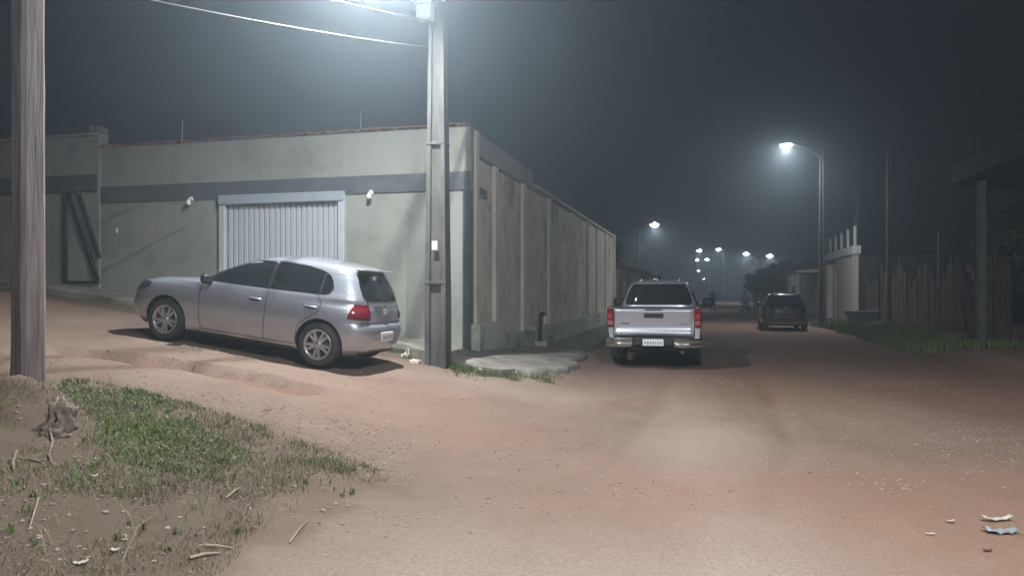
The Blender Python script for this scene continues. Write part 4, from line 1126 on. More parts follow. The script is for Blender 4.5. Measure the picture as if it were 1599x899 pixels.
# walled terrace with white railing
ua, ub = at_v(1334, 400, VR).y, at_v(1291, 400, VR).y
tw = empty('terrace_wall', (VR, ua, 0), 'pale wall with white railing on top right of the lamp pole', 'wall')
zt_ = at_v(1330, 398, VR).z
def tbox(name, x0, x1, y0, y1, z0, z1, m=M_palewall, parent=tw, bev=.02):
    return MB().box(((x0 + x1) / 2, (y0 + y1) / 2, (z0 + z1) / 2), (x1 - x0, y1 - y0, z1 - z0), bevel=bev).build(name, m, parent)
LT = ub - ua
tbox('wall_panel', 0, .2, 0, LT * .62, -.2, zt_); tbox('wall_panel', 0, .2, LT * .63, LT, -.2, zt_ * .93)
tbox('return_wall', .21, 4.0, 0, .2, -.2, zt_ * .98, M_darkwall)
tbox('parapet', -.08, .3, -.05, LT, zt_ + .004, zt_ + .42, M_rail)
for k in range(5):
    y = LT * (k / 4.6); tbox('rail_post', -.02, .1, y, y + .12, zt_ + .424, zt_ + 1.35 - .03 * k, M_rail, tw, .01)
tbox('pilaster', -.06, -.003, -.02, .25, -.2, zt_ - .01, M_palewall)
tbox('pilaster', -.06, -.003, LT * .6, LT * .66, -.2, zt_ * .8, M_palewall)

# dark board fence
f0, f1 = 20.9, ua - .3
bf = empty('board_fence', (VR + .45, f0, 0), 'dark brown board fence behind the verge grass on the right', 'fence')
M_board = surf('dark_board', (.10, .066, .052), .9, var=.35, scale=5, bump=.5, stretch=(3, 3, .3))
bd = MB().box((0, 0, 1.1), (.03, .17, 2.2), bevel=.004); bd_me = bd.mesh('board'); bd_me.materials.append(M_board)
nb = int((f1 - f0) / .19)
for k in range(nb):
    o = link_mesh('board', bd_me, None, bf); o.location = (random.uniform(-.015, .015), .1 + k * .19, random.uniform(-.12, .08) + Hs(VR + .45, f0 + k * .19) - .05); o.rotation_euler = (random.uniform(-.02, .02), random.uniform(-.02, .02), 0)
    o.scale = (1, 1, 1 + .18 * math.sin(k * .37) + random.uniform(-.04, .04))
for z in (.5, 1.7): MB().box((.05, (f1 - f0) / 2, z), (.05, f1 - f0, .08)).build('rail', M_board, bf)
def post(px, py_base, py_top, Z, w, label, mat, name='fence_post', cat='post', group=None):
    b = at_depth(px, HOR, Z); z0 = Hs(b.x, b.y); h = at_depth(px, py_top, Z).z - z0
    t = empty(name, (b.x, b.y, z0), label, cat, group)
    concrete_pole(t, h, w, w * .85, w, w * .85, mat, .08)
    MB().box((0, 0, h + .02), (w * .8, w * .8, .04), bevel=.01).build('cap', mat, t)
    return t
post(1470, 530, 362, 24, .22, 'short grey post standing at the dark board fence', M_concrete)
post(1388, 500, 219, 30, .16, 'tall thin bare pole rising above the board fence', M_concrete, 'bare_pole', 'pole')
post(1530, 500, 140, 26, .17, 'thin pole rising behind the roof of the dark building', M_concrete, 'bare_pole', 'pole')
post(1336, 480, 296, 36.5, .14, 'short pole carrying the slack cables beside the terrace wall', M_concrete, 'bare_pole', 'pole')
# grey block by the grass
p = at_depth(1345, 508, 31)
cb = empty('concrete_block', (p.x, p.y, Hs(p.x, p.y)), 'low grey concrete block in the verge grass before the fence', 'block')
MB().box((0, 0, .32), (1.25, .55, .66), bevel=.03).build('block', surf('grey_block', (.17, .18, .19), .9, var=.2, bump=.3), cb)
MB().box((0, 0, .665), (1.32, .6, .05), bevel=.01).build('cap', surf('grey_block_cap', (.2, .2, .2), .9, var=.2), cb)

# dark building with a deep roof and one post
db = empty('dark_building', (VR + 2.2, 13, 0), 'unlit dark building with overhanging slab roof at the right edge', 'building')
for (a, b_) in ((-6.5, -1.0), (2.2, 8.2)):
    MB().box((.1, (a + b_) / 2, 1.9), (.2, b_ - a, 4.4)).build('wall', M_darkwall, db)
MB().box((.1, .6, 3.5), (.2, 3.2, 1.2)).build('lintel', M_darkwall, db)
dsl = MB().box((0, 0, 1.4), (.04, .15, 2.9), bevel=.004); dsl_me = dsl.mesh('door_slat'); dsl_me.materials.append(surf('door_iron', (.03, .03, .035), .6, var=.2))
for k in range(20):
    o = link_mesh('door_slat', dsl_me, None, db); o.location = (.1, -.92 + k * .16, 0)
MB().box((3.0, 8.1, 1.9), (5.6, .2, 4.4)).build('wall', M_darkwall, db)
rz_ = at_v(1490, 292, 6.4).z
rf = MB().box((.6, .9, rz_ + .12), (6.8, 15.6, .24), bevel=.02).build('roof', M_darkwall, db)
MB().box((-2.78, .9, rz_ + .30), (.14, 15.5, .5), bevel=.02).build('fascia', M_darkwall, rf)
pp = at_depth(1533, 552, 17.6)
MB().box((pp.x - db.location.x, pp.y - db.location.y, rz_ / 2 - .05), (.17, .17, rz_ - .1), bevel=.015).build('post', surf('post_render', (.11, .11, .105), .9, var=.2, bump=.3), db)

# ------------------------------------------------------------------ far end of the street
def house(name, v0, v1, u0, u1, h, label, wallm, roofm, rise=.7, openings=(), group='far houses along the road'):
    z0 = Hs((v0 + v1) / 2, u0)
    t = empty(name, ((v0 + v1) / 2, u0, 0), label, 'house', group)
    W, D = v1 - v0, u1 - u0
    MB().box((0, D / 2, h / 2 - .1), (W, D, h + .2)).build('wall', wallm, t)
    if rise > 0:
        b = MB(); o = .35
        b.add([(-W / 2 - o, -o, h), (W / 2 + o, -o, h), (W / 2 + o, D + o, h), (-W / 2 - o, D + o, h), (0, -o, h + rise), (0, D + o, h + rise),
               (-W / 2 - o, -o, h - .08), (W / 2 + o, -o, h - .08), (W / 2 + o, D + o, h - .08), (-W / 2 - o, D + o, h - .08)],
              [(0, 4, 5, 3), (1, 2, 5, 4), (0, 1, 4), (2, 3, 5), (6, 7, 8, 9), (0, 1, 7, 6), (1, 2, 8, 7), (2, 3, 9, 8), (3, 0, 6, 9)])
        b.build('roof', roofm, t)
    else:
        MB().box((0, D / 2, h + .06), (W + .3, D + .3, .14), bevel=.02).build('roof', roofm, t)
    for (kind, face, c, w, zb, zt) in openings:
        # face: 's' street front (-u), 'l' (-v side), 'r' (+v side)
        if face == 's': cen = (c, -.01, (zb + zt) / 2); size = (w, .06, zt - zb)
        elif face == 'l': cen = (-W / 2 - .01, c, (zb + zt) / 2); size = (.06, w, zt - zb)
        else: cen = (W / 2 + .01, c, (zb + zt) / 2); size = (.06, w, zt - zb)
        o = MB().box(cen, size, bevel=.01).build(kind, M_door if kind == 'door' else M_frame, t)
        if kind == 'window':
            s2 = tuple(x * .82 if x > .1 else x + .012 for x in size); MB().box(cen, s2).build('pane', M_glass, o)
    return t
M_door = surf('dark_door', (.07, .05, .04), .6, var=.2); M_frame = surf('window_frame', (.30, .29, .27), .6, var=.1)
M_redwall = plaster('red_brick_render', (.26, .15, .10), (.12, .08, .06), .5, seed=11)
M_oldroof = surf('old_roof_tile', (.14, .08, .06), .9, var=.3, scale=3, bump=.5)
house('low_house', -11, VS - .1, U_END + .4, U_END + 9, 2.9, 'low red-brown house at the end of the old side wall', M_redwall, M_oldroof, 0.0, [('door', 'r', 2.5, 1.0, .1, 2.2), ('window', 'r', 5.5, 1.3, 1.1, 2.1)])
house('far_house', -12, VS + .1, 52, 66, 3.0, 'pale far house beyond the red-brown house on the left', M_palewall, M_oldroof, .8, [('door', 'r', 3, 1, .1, 2.2), ('window', 'r', 7, 1.4, 1.1, 2.1)])
house('far_house', VR - .3, VR + 7, 44, 55, 3.1, 'pale house with dark doorway behind the black car', M_palewall, M_oldroof, 0.0, [('door', 'l', 2.0, 1.1, .1, 2.3), ('window', 'l', 6.0, 1.6, 1.0, 2.2), ('door', 's', -2.6, 1.4, .1, 2.4), ('window', 's', .5, 1.6, 1.0, 2.2)])
house('far_house', VR + .2, VR + 9, 60, 72, 3.2, 'far gabled house below the pair of street lamps', M_palewall, M_oldroof, 1.1, [('door', 's', -2, 1.2, .1, 2.3), ('window', 's', 1, 1.5, 1.0, 2.1), ('window', 'l', 4, 1.5, 1.0, 2.1)])
house('far_house', VR + 1.0, VR + 9, 84, 100, 3.4, 'farthest gabled house on the right side of the road', M_palewall, M_oldroof, 1.0, [('window', 's', 0, 1.5, 1.0, 2.1), ('door', 'l', 5, 1.2, .1, 2.2)])
house('far_house', -14, -4.5, 82, 100, 3.2, 'farthest dim house on the left side of the road', M_redwall, M_oldroof, .9, [('window', 's', 2, 1.5, 1.0, 2.1), ('window', 'r', 6, 1.5, 1.0, 2.1)])
# porch awning at the far house
aw = empty('porch', (VR - .9, 46, 0), 'porch with flat white awning at the pale house behind the black car', 'porch')
MB().box((0, 2.2, 2.75), (1.7, 5.4, .12), bevel=.02).build('awning', M_rail, aw)
for y in (-.2, 4.6): MB().tube([(-.7, y, -.1), (-.7, y, 2.7)], .06, 8).build('post', M_rail, aw)

# trees: trunk, limbs and a crown of many leaf faces
def leaf_mat(name, c1, c2):
    m, N, L, P = nodes_of(name)
    oi = N.new('ShaderNodeTexCoord'); nz = N.new('ShaderNodeTexNoise'); nz.inputs['Scale'].default_value = 1.7; nz.inputs['Detail'].default_value = 4
    L.new(oi.outputs['Object'], nz.inputs['Vector'])
    x = N.new('ShaderNodeMix'); x.data_type = 'RGBA'; x.inputs['A'].default_value = (*c1, 1); x.inputs['B'].default_value = (*c2, 1)
    r = N.new('ShaderNodeMapRange'); r.inputs['From Min'].default_value = .35; r.inputs['From Max'].default_value = .65
    L.new(nz.outputs['Fac'], r.inputs['Value']); L.new(r.outputs['Result'], x.inputs['Factor']); L.new(x.outputs['Result'], P.inputs['Base Color'])
    P.inputs['Roughness'].default_value = .6; P.inputs['Specular IOR Level'].default_value = .3
    return m
M_leaf = leaf_mat('leaves', (.05, .075, .025), (.075, .10, .035))
M_bark = surf('bark', (.10, .075, .055), .95, var=.3, bump=.7, bscale=14, stretch=(2, 2, .4))
def tree(v, u, h, r, label, nleaf=5200, leaf=.16, seed=1, group='trees behind the walls'):
    rg = np.random.default_rng(seed); z0 = Hs(v, u)
    t = empty('tree', (v, u, z0), label, 'tree', group)
    b = MB(); th = h * .45
    b.tube([(0, 0, -.2), (.05, .02, th * .5), (-.04, .06, th), (.1, 0, h * .75)], [.17, .14, .11, .04], 8)
    tips = []
    for k in range(7):
        a = 2 * math.pi * k / 7 + rg.uniform(-.3, .3); e = Vector((math.cos(a) * r * rg.uniform(.5, .85), math.sin(a) * r * rg.uniform(.5, .85), h * rg.uniform(.6, .92)))
        s_ = Vector((0, .03, th * rg.uniform(.7, 1.05))); b.tube([s_, s_.lerp(e, .5) + Vector((0, 0, .2)), e], [.07, .045, .015], 6); tips.append(e)
    tips.append(Vector((0, 0, h * .9)))
    b.build('trunk', M_bark, t)
    cl = []
    for e in tips:
        for q in range(4): cl.append((np.array(e) + rg.normal(0, r * .22, 3), rg.uniform(.28, .5) * r * .75))
    n = nleaf; ci = rg.integers(0, len(cl), n)
    C = np.array([c[0] for c in cl])[ci]; R_ = np.array([c[1] for c in cl])[ci]
    dirs = rg.normal(0, 1, (n, 3)); dirs /= np.linalg.norm(dirs, axis=1)[:, None]
    P_ = C + dirs * (R_ * rg.uniform(.35, 1, n) ** .6)[:, None]
    a1 = rg.normal(0, 1, (n, 3)); a1 /= np.linalg.norm(a1, axis=1)[:, None]
    a2 = np.cross(a1, rg.normal(0, 1, (n, 3))); a2 /= np.linalg.norm(a2, axis=1)[:, None]
    s1 = (leaf * rg.uniform(.6, 1.3, n))[:, None]; s2 = s1 * .45
    Vv = np.stack([P_ - a1 * s1, P_ + a2 * s2, P_ + a1 * s1, P_ - a2 * s2], 1).reshape(-1, 3)
    me = bpy.data.meshes.new('crown'); me.from_pydata(Vv.tolist(), [], np.arange(4 * n).reshape(-1, 4).tolist()); me.update()
    link_mesh('crown', me, M_leaf, t)
tree(14.5, 33, 4.2, 2.2, 'dark leafy tree behind the board fence on the right', seed=2)
tree(15.5, 40, 5.0, 2.6, 'dark leafy tree behind the terrace wall on the right', seed=3)
tree(8.4, 76, 3.9, 2.2, 'green tree between the far houses on the right', seed=4, leaf=.24)
tree(5.4, 70, 3.2, 1.5, 'small tree at the roadside before the far houses', seed=5, leaf=.2)
tree(-8.5, 48.5, 5.4, 2.8, 'dark tree behind the red-brown house on the left', seed=6, leaf=.2)
tree(-9, 74, 6.5, 3.5, 'dark tree between the far houses on the left', seed=7, leaf=.26)
tree(13.0, 180, 8, 5, 'broad dark tree far off beside the end of the road', seed=8, leaf=.5)

# ------------------------------------------------------------------ people and motorcycle far down the road
M_skin = surf('skin', (.30, .18, .12), .6, var=.08); M_hair = surf('hair', (.015, .012, .01), .7, var=.1)
def person(v, u, label, shirt, trousers, rz=0.0, pose='stand', group='people far down the road', z=None):
    z0 = Hs(v, u) if z is None else z
    t = empty('person', (v, u, z0), label, 'person', group, rz)
    if pose == 'stand':
        J = {'pel': (0, 0, .92), 'che': (0, .01, 1.28), 'nek': (0, 0, 1.46), 'hed': (0, .01, 1.62), 'hl': (.1, 0, .88), 'kl': (.12, .02, .48), 'al': (.13, 0, .08), 'tl': (.14, .16, .04),
             'hr': (-.1, 0, .88), 'kr': (-.12, .03, .48), 'ar': (-.14, -.02, .08), 'tr': (-.16, .14, .04), 'sl': (.19, 0, 1.40), 'el': (.26, -.02, 1.12), 'wl': (.27, .06, .86), 'fl': (.27, .08, .76),
             'sr': (-.19, 0, 1.40), 'er': (-.26, -.02, 1.12), 'wr': (-.25, .08, .88), 'fr': (-.25, .11, .78)}
    else:
        J = {'pel': (0, -.25, .82), 'che': (0, -.14, 1.16), 'nek': (0, -.08, 1.34), 'hed': (0, -.05, 1.50), 'hl': (.11, -.2, .80), 'kl': (.2, .2, .66), 'al': (.2, .05, .28), 'tl': (.2, .2, .24),
             'hr': (-.11, -.2, .80), 'kr': (-.2, .2, .66), 'ar': (-.2, .05, .28), 'tr': (-.2, .2, .24), 'sl': (.19, -.1, 1.28), 'el': (.3, .1, 1.08), 'wl': (.3, .36, 1.02), 'fl': (.29, .44, 1.02),
             'sr': (-.19, -.1, 1.28), 'er': (-.3, .1, 1.08), 'wr': (-.3, .36, 1.02), 'fr': (-.29, .44, 1.02)}
    Rr = {'pel': .13, 'che': .15, 'nek': .06, 'hed': .095, 'hl': .09, 'kl': .065, 'al': .045, 'tl': .04, 'hr': .09, 'kr': .065, 'ar': .045, 'tr': .04, 'sl': .065, 'el': .045, 'wl': .033, 'fl': .035, 'sr': .065, 'er': .045, 'wr': .033, 'fr': .035}
    E = [('pel', 'che'), ('che', 'nek'), ('nek', 'hed'), ('pel', 'hl'), ('hl', 'kl'), ('kl', 'al'), ('al', 'tl'), ('pel', 'hr'), ('hr', 'kr'), ('kr', 'ar'), ('ar', 'tr'), ('che', 'sl'), ('sl', 'el'), ('el', 'wl'), ('wl', 'fl'), ('che', 'sr'), ('sr', 'er'), ('er', 'wr'), ('wr', 'fr')]
    K = list(J); me = bpy.data.meshes.new('body'); me.from_pydata([J[k] for k in K], [(K.index(a), K.index(b)) for a, b in E], [])
    o = bpy.data.objects.new('body', me); COL.objects.link(o)
    o.modifiers.new('skin', 'SKIN'); sv = me.skin_vertices[0].data
    for i, k in enumerate(K): sv[i].radius = (Rr[k], Rr[k]); sv[i].use_root = (k == 'pel')
    sb = o.modifiers.new('sub', 'SUBSURF'); sb.levels = 2; sb.render_levels = 2
    bpy.context.view_layer.update()
    m2 = bpy.data.meshes.new_from_object(o.evaluated_get(bpy.context.evaluated_depsgraph_get()))
    bpy.data.objects.remove(o)
    m2.materials.clear()
    for m_ in (M_skin, shirt, trousers): m2.materials.append(m_)
    hipz = J['pel'][2] - .02
    for p in m2.polygons:
        c = p.center; p.use_smooth = True
        low = (c.z < hipz and abs(c.x) < .245) if pose == 'stand' else (c.z < .86)
        if low: p.material_index = 2
        elif c.z < J['nek'][2] and (abs(c.x) < .24 or c.z > J['el'][2] + .05): p.material_index = 1
        else: p.material_index = 0
    body = link_mesh('body', m2, None, t)
    hx, hy, hz_ = J['hed']
    MB().blob((hx, hy - .02, hz_ + .045), (.102, .115, .09), .1, 3, 2).build('hair', M_hair, t)
    f = MB(); f.blob((hx, hy + .105, hz_ - .01), (.014, .02, .022), 0, 1, 1); f.build('nose', M_skin, t)
    return t
M_rs = surf('red_shirt', (.24, .035, .04), .8, var=.15); M_gs = surf('grey_shirt', (.22, .22, .23), .8, var=.15); M_dk = surf('dark_trousers', (.025, .027, .035), .8, var=.2); M_ws = surf('pale_shirt', (.45, .44, .42), .8, var=.1)
def onroad(px, Z): q = at_depth(px, HOR, Z); return q.x, q.y
v, u = onroad(1113, 58); person(v, u, 'pedestrian in dark clothes standing in the road beyond the pickup mirror', M_dk, M_dk, .4)
v, u = onroad(1181, 52); person(v, u, 'person in a red shirt standing at the roadside left of the black car', M_rs, M_dk, 2.6)
v, u = onroad(1190, 55); person(v, u, 'person in a grey shirt standing right of the red shirt', M_gs, M_dk, 1.9)
v, u = onroad(1163, 54); zr = Hs(v, u)
person(v, u, 'rider in a pale shirt sitting on the motorcycle', M_ws, M_dk, math.pi + .35, 'ride')
def motorcycle(v, u, rz):
    t = empty('motorcycle', (v, u, Hs(v, u)), 'dark motorcycle with a rider facing us far down the road', 'motorcycle', None, rz)
    for y, nm in ((-.62, 'wheel'), (.66, 'wheel')):
        w = MB().lathe([(.22, -.05), (.29, -.045), (.305, 0), (.29, .045), (.22, .05), (.22, -.05)], (0, y, .305), 'x', 24).build(nm, M_tyre, t)
        s_ = MB()
        for k in range(6):
            a = math.pi * k / 6; s_.tube([(0, y - math.cos(a) * .22, .305 - math.sin(a) * .22), (0, y + math.cos(a) * .22, .305 + math.sin(a) * .22)], .008, 4)
        s_.build('spokes', M_rim, w)
    for s_ in (-1, 1): MB().tube([(s_ * .07, .66, .305), (s_ * .07, .46, .95)], .022, 6).build('fork', M_chrome, t)
    MB().tube([(-.36, .36, 1.03), (-.2, .42, 1.02), (.2, .42, 1.02), (.36, .36, 1.03)], .014, 6).build('handlebar', M_black, t)
    MB().blob((0, .56, .90), (.10, .09, .10), 0, 1, 2).build('headlight', M_chrome, t)
    MB().blob((0, .14, .80), (.15, .28, .13), .05, 2, 2).build('fuel_tank', surf('tank_red', (.12, .01, .012), .25, var=.1, coat=1), t)
    MB().box((0, -.34, .77), (.24, .7, .09), bevel=.04).build('seat', M_trim, t)
    MB().box((0, .02, .45), (.3, .42, .32), bevel=.06).build('engine', M_galv, t)
    MB().tube([(0, .46, .85), (0, .1, .6), (0, -.62, .32)], .03, 6).build('frame', M_black, t)
    MB().tube([(.16, .2, .35), (.17, -.7, .36)], .04, 8).build('exhaust_pipe', M_chrome, t)
motorcycle(v, u, math.pi + .35)

# ------------------------------------------------------------------ grass, stones, straw, litter
def blades(name, pts, hmin, hmax, wid, c1, c2, seed, lean=.5):
    rg = np.random.default_rng(seed); n = len(pts); P_ = np.array(pts)
    a = rg.uniform(0, 2 * np.pi, n); h = rg.uniform(hmin, hmax, n) * (.6 + .8 * vnoise(P_[:, 0] * 4, P_[:, 1] * 4, seed))
    l = rg.uniform(.1, lean, n) * h; w = wid * rg.uniform(.6, 1.3, n)
    dx, dy = np.cos(a), np.sin(a); b = rg.uniform(0, 2 * np.pi, n); wx, wy = np.cos(b) * w, np.sin(b) * w
    B1 = P_ + np.stack([wx, wy, 0 * wx - .01], -1); B2 = P_ - np.stack([wx, wy, 0 * wx + .01], -1)
    M1 = P_ + np.stack([wx * .8 + dx * l * .35, wy * .8 + dy * l * .35, h * .6], -1); M2 = P_ + np.stack([-wx * .8 + dx * l * .35, -wy * .8 + dy * l * .35, h * .6], -1)
    T = P_ + np.stack([dx * l, dy * l, h * rg.uniform(.75, 1.0, n)], -1)
    Vv = np.stack([B1, B2, M2, M1, T], 1).reshape(-1, 3)
    i = np.arange(n) * 5
    F = [tuple(q) for q in np.stack([i, i + 1, i + 2, i + 3], -1).tolist()] + [tuple(q) for q in np.stack([i + 3, i + 2, i + 4], -1).tolist()]
    me = bpy.data.meshes.new(name); me.from_pydata(Vv.tolist(), [], F); me.update()
    o = link_mesh(name, me, leaf_mat(name + '_blades', c1, c2)); tag(o, kind='stuff'); return o
def scatter(poly, n, seed, keep=None, v0=-9, v1=0, u0=2.4, u1=8.5):
    rg = np.random.default_rng(seed); v = rg.uniform(v0, v1, n); u = rg.uniform(u0, u1, n); z = H(v, u)
    px, py, Z = project(v, u, z)
    w = 45 * fbm(v * 3, u * 3, seed + 5, 3)
    m = (Z > .5) & in_poly(px + w, py + w * .4, poly)
    if keep is not None: m &= rg.uniform(0, 1, n) < keep(v, u)
    return np.stack([v[m], u[m], z[m]], -1)
GREEN = [(90, 592), (185, 603), (340, 642), (480, 695), (560, 735), (470, 765), (330, 750), (230, 735), (130, 705), (95, 660)]
GREEN2 = [(-200, 690), (40, 700), (230, 690), (300, 720), (250, 760), (120, 780), (0, 800), (-200, 820)]
patchy = lambda v, u: np.clip(2.2 * fbm(v * 1.6, u * 1.6, 101, 3) + .55, 0.02, 1)
blades('grass', np.concatenate([scatter(GREEN, 480000, 1, patchy), scatter(GREEN2, 200000, 2, lambda v, u: patchy(v, u) * .8)]), .018, .055, .0045, (.12, .15, .05), (.16, .155, .085), 11, .9)
blades('dry_grass', scatter(BANKPOLY, 260000, 3, lambda v, u: np.clip(1.6 * fbm(v * 2.3, u * 2.3, 111, 3) + .15, 0.02, .6)),   .012, .045, .003, (.19, .15, .105), (.12, .105, .065), 12, 1.1)
wpts = np.concatenate([scatter(GREEN, 2600, 5, patchy), scatter(BANKPOLY, 350, 6, None)])
blades('weeds', np.repeat(wpts, 9, 0) + np.random.default_rng(8).normal(0, .012, (len(wpts) * 9, 3)) * np.array([1, 1, 0]), .025, .075, .0055, (.09, .13, .04), (.13, .135, .065), 15, 1.3)
blades('dry_stalks', scatter(BANKPOLY, 1500, 7, None), .10, .24, .0022, (.34, .28, .18), (.24, .2, .13), 16, .9)
# kerb and corner grass
def line_pts(n, x0, x1, yc, spread, seed):
    rg = np.random.default_rng(seed); x = rg.uniform(x0, x1, n); y = yc(x) + rg.normal(0, spread, n); k = rg.uniform(0, 1, n) < np.clip(2.2 * fbm(x * 1.9, y * 2.2, seed, 3) + .2, 0, 1)
    x, y = x[k], y[k]; return np.stack([x, y, H(x, y)], -1)
blades('kerb_grass', np.concatenate([line_pts(9000, -14, -4.6, lambda x: 11.9 + 0 * x, .10, 21), line_pts(6500, -4.9, -2.3, lambda x: 11.45 + .05 * (x + 4.9) + .35 * np.sin(x * 2.1) * .5, .30, 22),
                                     line_pts(5000, -4.3, -3.6, lambda x: 11.35 + 0 * x, .25, 23), line_pts(2500, VS + .2, VS + .5, lambda x: 24 + 0 * x, 1.0, 24)]),   .025, .11, .005, (.075, .10, .035), (.12, .125, .06), 13)
rg = np.random.default_rng(31)
vv = rg.uniform(4.7, 7.3, 60000); uu = rg.uniform(19.5, 36, 60000)
k = rg.uniform(0, 1, 60000) < sstep(4.7, 5.6, vv + .5 * fbm(vv, uu * .6, 33, 3)) * (.35 + .65 * (uu > 22))
blades('verge_grass', np.stack([vv[k], uu[k], H(vv[k], uu[k])], -1),   .08, .32, .012, (.13, .165, .05), (.16, .18, .075), 14)

def stones(name, P_, rmin, rmax, mat, seed, flat=.55):
    rg = np.random.default_rng(seed); b = bmesh.new(); bmesh.ops.create_icosphere(b, subdivisions=1, radius=1)
    bv = np.array([v.co[:] for v in b.verts]); bf_ = np.array([[v.index for v in f.verts] for f in b.faces]); b.free()
    n = len(P_); r = rmin * (rmax / rmin) ** (rg.uniform(0, 1, n) ** 2.2)
    S = r[:, None] * np.stack([rg.uniform(.7, 1.3, n), rg.uniform(.7, 1.3, n), rg.uniform(.4, .9, n) * flat * 1.4], -1)
    jit = 1 + rg.normal(0, .16, (n, len(bv), 1)); a = rg.uniform(0, 6.28, n)
    Q = bv[None] * jit * S[:, None]
    c, s_ = np.cos(a)[:, None], np.sin(a)[:, None]
    X = Q[..., 0] * c - Q[..., 1] * s_; Y = Q[..., 0] * s_ + Q[..., 1] * c
    Vv = np.stack([X, Y, Q[..., 2]], -1) + P_[:, None] + np.array([0, 0, 1])[None, None] * (r * .18)[:, None, None]
    F = (bf_[None] + (np.arange(n) * len(bv))[:, None, None]).reshape(-1, 3)
    me = bpy.data.meshes.new(name); me.from_pydata(Vv.reshape(-1, 3).tolist(), [], F.tolist()); me.update()
    o = link_mesh(name, me, mat); tag(o, kind='stuff'); return o
M_peb = surf('pebbles', (.29, .22, .185), .95, var=.3, scale=3, col2=(.19, .14, .115), contrast=(.4, .6))
M_pebp = surf('pale_rubble', (.50, .45, .38), .95, var=.25, scale=5, bump=.4)
EVERY = [(-100, 520), (1700, 520), (1900, 1100), (-400, 1100)]
RIDGE = [(230, 600), (340, 605), (480, 640), (640, 690), (640, 760), (560, 740), (430, 680), (320, 640), (240, 625)]
p1 = scatter(EVERY, 80000, 41, lambda v, u: np.clip(1.8 * fbm(v * .9, u * .9, 121, 3) + .22, .02, 1), -9, 8, 2.4, 14)
p2 = scatter(RIDGE, 60000, 42, None); p3 = scatter(BANKPOLY, 9000, 43, None)
stones('gravel', np.concatenate([p1, p2, p3]), .0025, .016, M_peb, 44)
rb = [gpt(x, y) for x, y in ((722, 562), (735, 566), (745, 572), (760, 570), (772, 576), (788, 574), (805, 580), (818, 577), (832, 582), (846, 579), (700, 556), (640, 552), (628, 556), (690, 560), (860, 577), (650, 566), (752, 578), (795, 583))]
stones('rubble', np.array([[p.x + random.uniform(-.05, .05), p.y + random.uniform(-.1, .1), p.z] for p in rb for _ in range(4)]), .03, .13, M_pebp, 45, .7)
# sticks and straw lying about
M_stick = surf('dry_stick', (.28, .23, .165), .9, var=.2)
def stick(a, b, r, label, bend=.02, lift=.012):
    A = gpt(*a); B = gpt(*b); A.z += lift; B.z += lift
    m_ = A.lerp(B, .5) + Vector((random.uniform(-bend, bend), random.uniform(-bend, bend), bend * .5))
    o = MB().tube([Vector((0, 0, 0)), m_ - A, B - A], [r, r * .9, r * .5], 6).build('stick', M_stick); o.location = A
    tag(o, label, 'stick', 'dry sticks on the bank')
stick((242, 693), (270, 707), .012, 'short pale stick at the edge of the green grass patch')
stick((352, 780), (374, 763), .007, 'short dry straw leaning below the green grass patch')
stick((452, 850), (480, 815), .006, 'long dry straw pointing onto the bare road')
stick((318, 854), (362, 858), .009, 'upper of two thick sticks lying on the lower bank')
stick((296, 874), (345, 866), .010, 'lower of two thick sticks lying on the lower bank')
stick((60, 780), (45, 830), .006, 'thin straw standing near the lower left corner')
# roots hanging from the earth mound
M_root = surf('root', (.22, .165, .13), .9, var=.25)
rt = empty('exposed_roots', (MOUND.x, MOUND.y, MOUND.z), 'thin pale roots hanging from the earth mound below the wooden pole', 'roots')
for pts in ([(84, 640), (78, 665), (84, 690), (78, 712), (86, 728)], [(28, 705), (22, 722), (24, 735)], [(92, 622), (86, 640), (80, 655)], [(30, 716), (50, 718), (66, 722)]):
    P_ = [gpt(*q) + Vector((.01, -.02, .012)) - rt.location for q in pts]
    MB().tube(P_, [.011, .010, .009, .007, .004][:len(P_)], 6).build('root', M_root, rt)
st = gpt(88, 668)
o = MB().blob((0, 0, .06), (.09, .08, .15), .8, 12, 4).blob((-.15, .03, .0), (.14, .11, .12), .8, 15, 4).blob((.03, -.1, -.02), (.1, .08, .08), .8, 17, 4).build('stump', surf('stump_earth', (.19, .15, .125), .95, var=.3, bump=.8, bscale=14)); o.location = (st.x, st.y + .05, st.z - .03)
tag(o, 'dark rough stump on the earth mound below the wooden pole', 'stump')
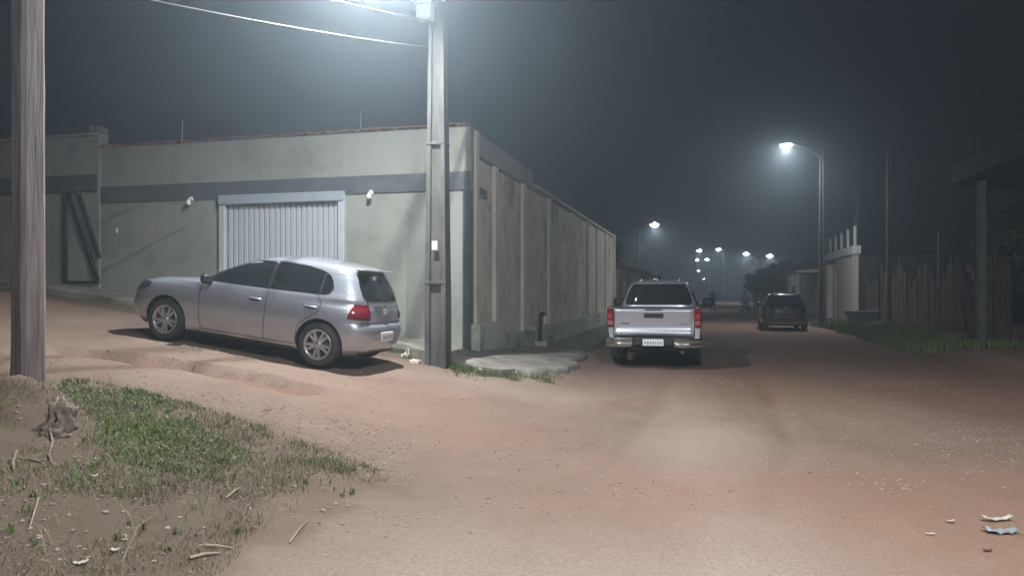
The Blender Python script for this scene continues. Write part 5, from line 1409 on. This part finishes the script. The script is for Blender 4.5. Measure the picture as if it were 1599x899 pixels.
# litter
def scrap(px, py, L_, W_, label, mat, rz, curl=.03, name='paper_scrap', cat='litter'):
    p = gpt(px, py); n = 9; vs = []; F = []
    for i in range(n):
        x = (i / (n - 1) - .5) * L_; z = .5 * curl * (2 * (i / (n - 1) - .5)) ** 2 + .03 * W_ * math.sin(i * 1.7)
        for y in (-.5, 0, .5): vs.append((x, y * W_ * (1 - .4 * abs(i / (n - 1) - .5)), z + .12 * W_ * (y == 0) + .012 + .08 * W_ * math.sin(i * 2.3 + y * 5)))
    for i in range(n - 1):
        for j in range(2): F.append((i * 3 + j, (i + 1) * 3 + j, (i + 1) * 3 + j + 1, i * 3 + j + 1))
    o = MB().add(vs, F, True).build(name, mat); o.location = p; o.rotation_euler = (0, 0, rz)
    md = o.modifiers.new('thick', 'SOLIDIFY'); md.thickness = .004
    return tag(o, label, cat)
M_card = surf('card', (.38, .34, .30), .8, var=.12); M_bag = surf('plastic_bag', (.22, .24, .25), .35, var=.2); M_paper = surf('paper', (.46, .45, .42), .8, var=.1)
scrap(1556, 813, .20, .05, 'long curled pale strip of card near the right edge', M_card, THETA + .05, .04)
scrap(1562, 832, .19, .09, 'crumpled grey plastic bag below the curled card strip', M_bag, THETA - .05, .03, 'plastic_bag')
scrap(1484, 816, .06, .02, 'small pale scrap left of the curled card strip', M_card, .5, .01)
scrap(1453, 835, .05, .015, 'tiny white scrap at left of the litter near the right edge', M_paper, .2, .005)
scrap(147, 746, .045, .03, 'small crumpled white scrap in the green grass at the left', M_paper, .8, .02)
scrap(508, 867, .045, .012, 'small white cigarette-like scrap on the bare road below the bank', M_paper, 2.2, .004)
scrap(180, 862, .045, .03, 'small beige scrap low on the bank', M_card, .3, .015)
scrap(126, 882, .07, .035, 'flat beige scrap at the bottom left corner', M_card, .9, .015)
scrap(1542, 862, .05, .02, 'small dark brown leaf below the plastic bag', surf('dead_leaf', (.09, .05, .03), .8, var=.2), .3, .01, 'dead_leaf', 'leaf')
# ------------------------------------------------------------------ the lit night air
hz = MB().box((0, 170, 15), (170, 380, 36)).build('haze', None)
hm = bpy.data.materials.new('night_haze'); hm.use_nodes = True
hn = hm.node_tree.nodes; hn.remove(hn['Principled BSDF'])
pv = hn.new('ShaderNodeVolumePrincipled')
pv.inputs['Color'].default_value = (.73, .87, 1.0, 1); pv.inputs['Density'].default_value = HAZE; pv.inputs['Anisotropy'].default_value = 0.75
hm.node_tree.links.new(pv.outputs['Volume'], hn['Material Output'].inputs['Volume'])
hz.data.materials.append(hm); tag(hz, kind='stuff')
hz.display_type = 'WIRE'
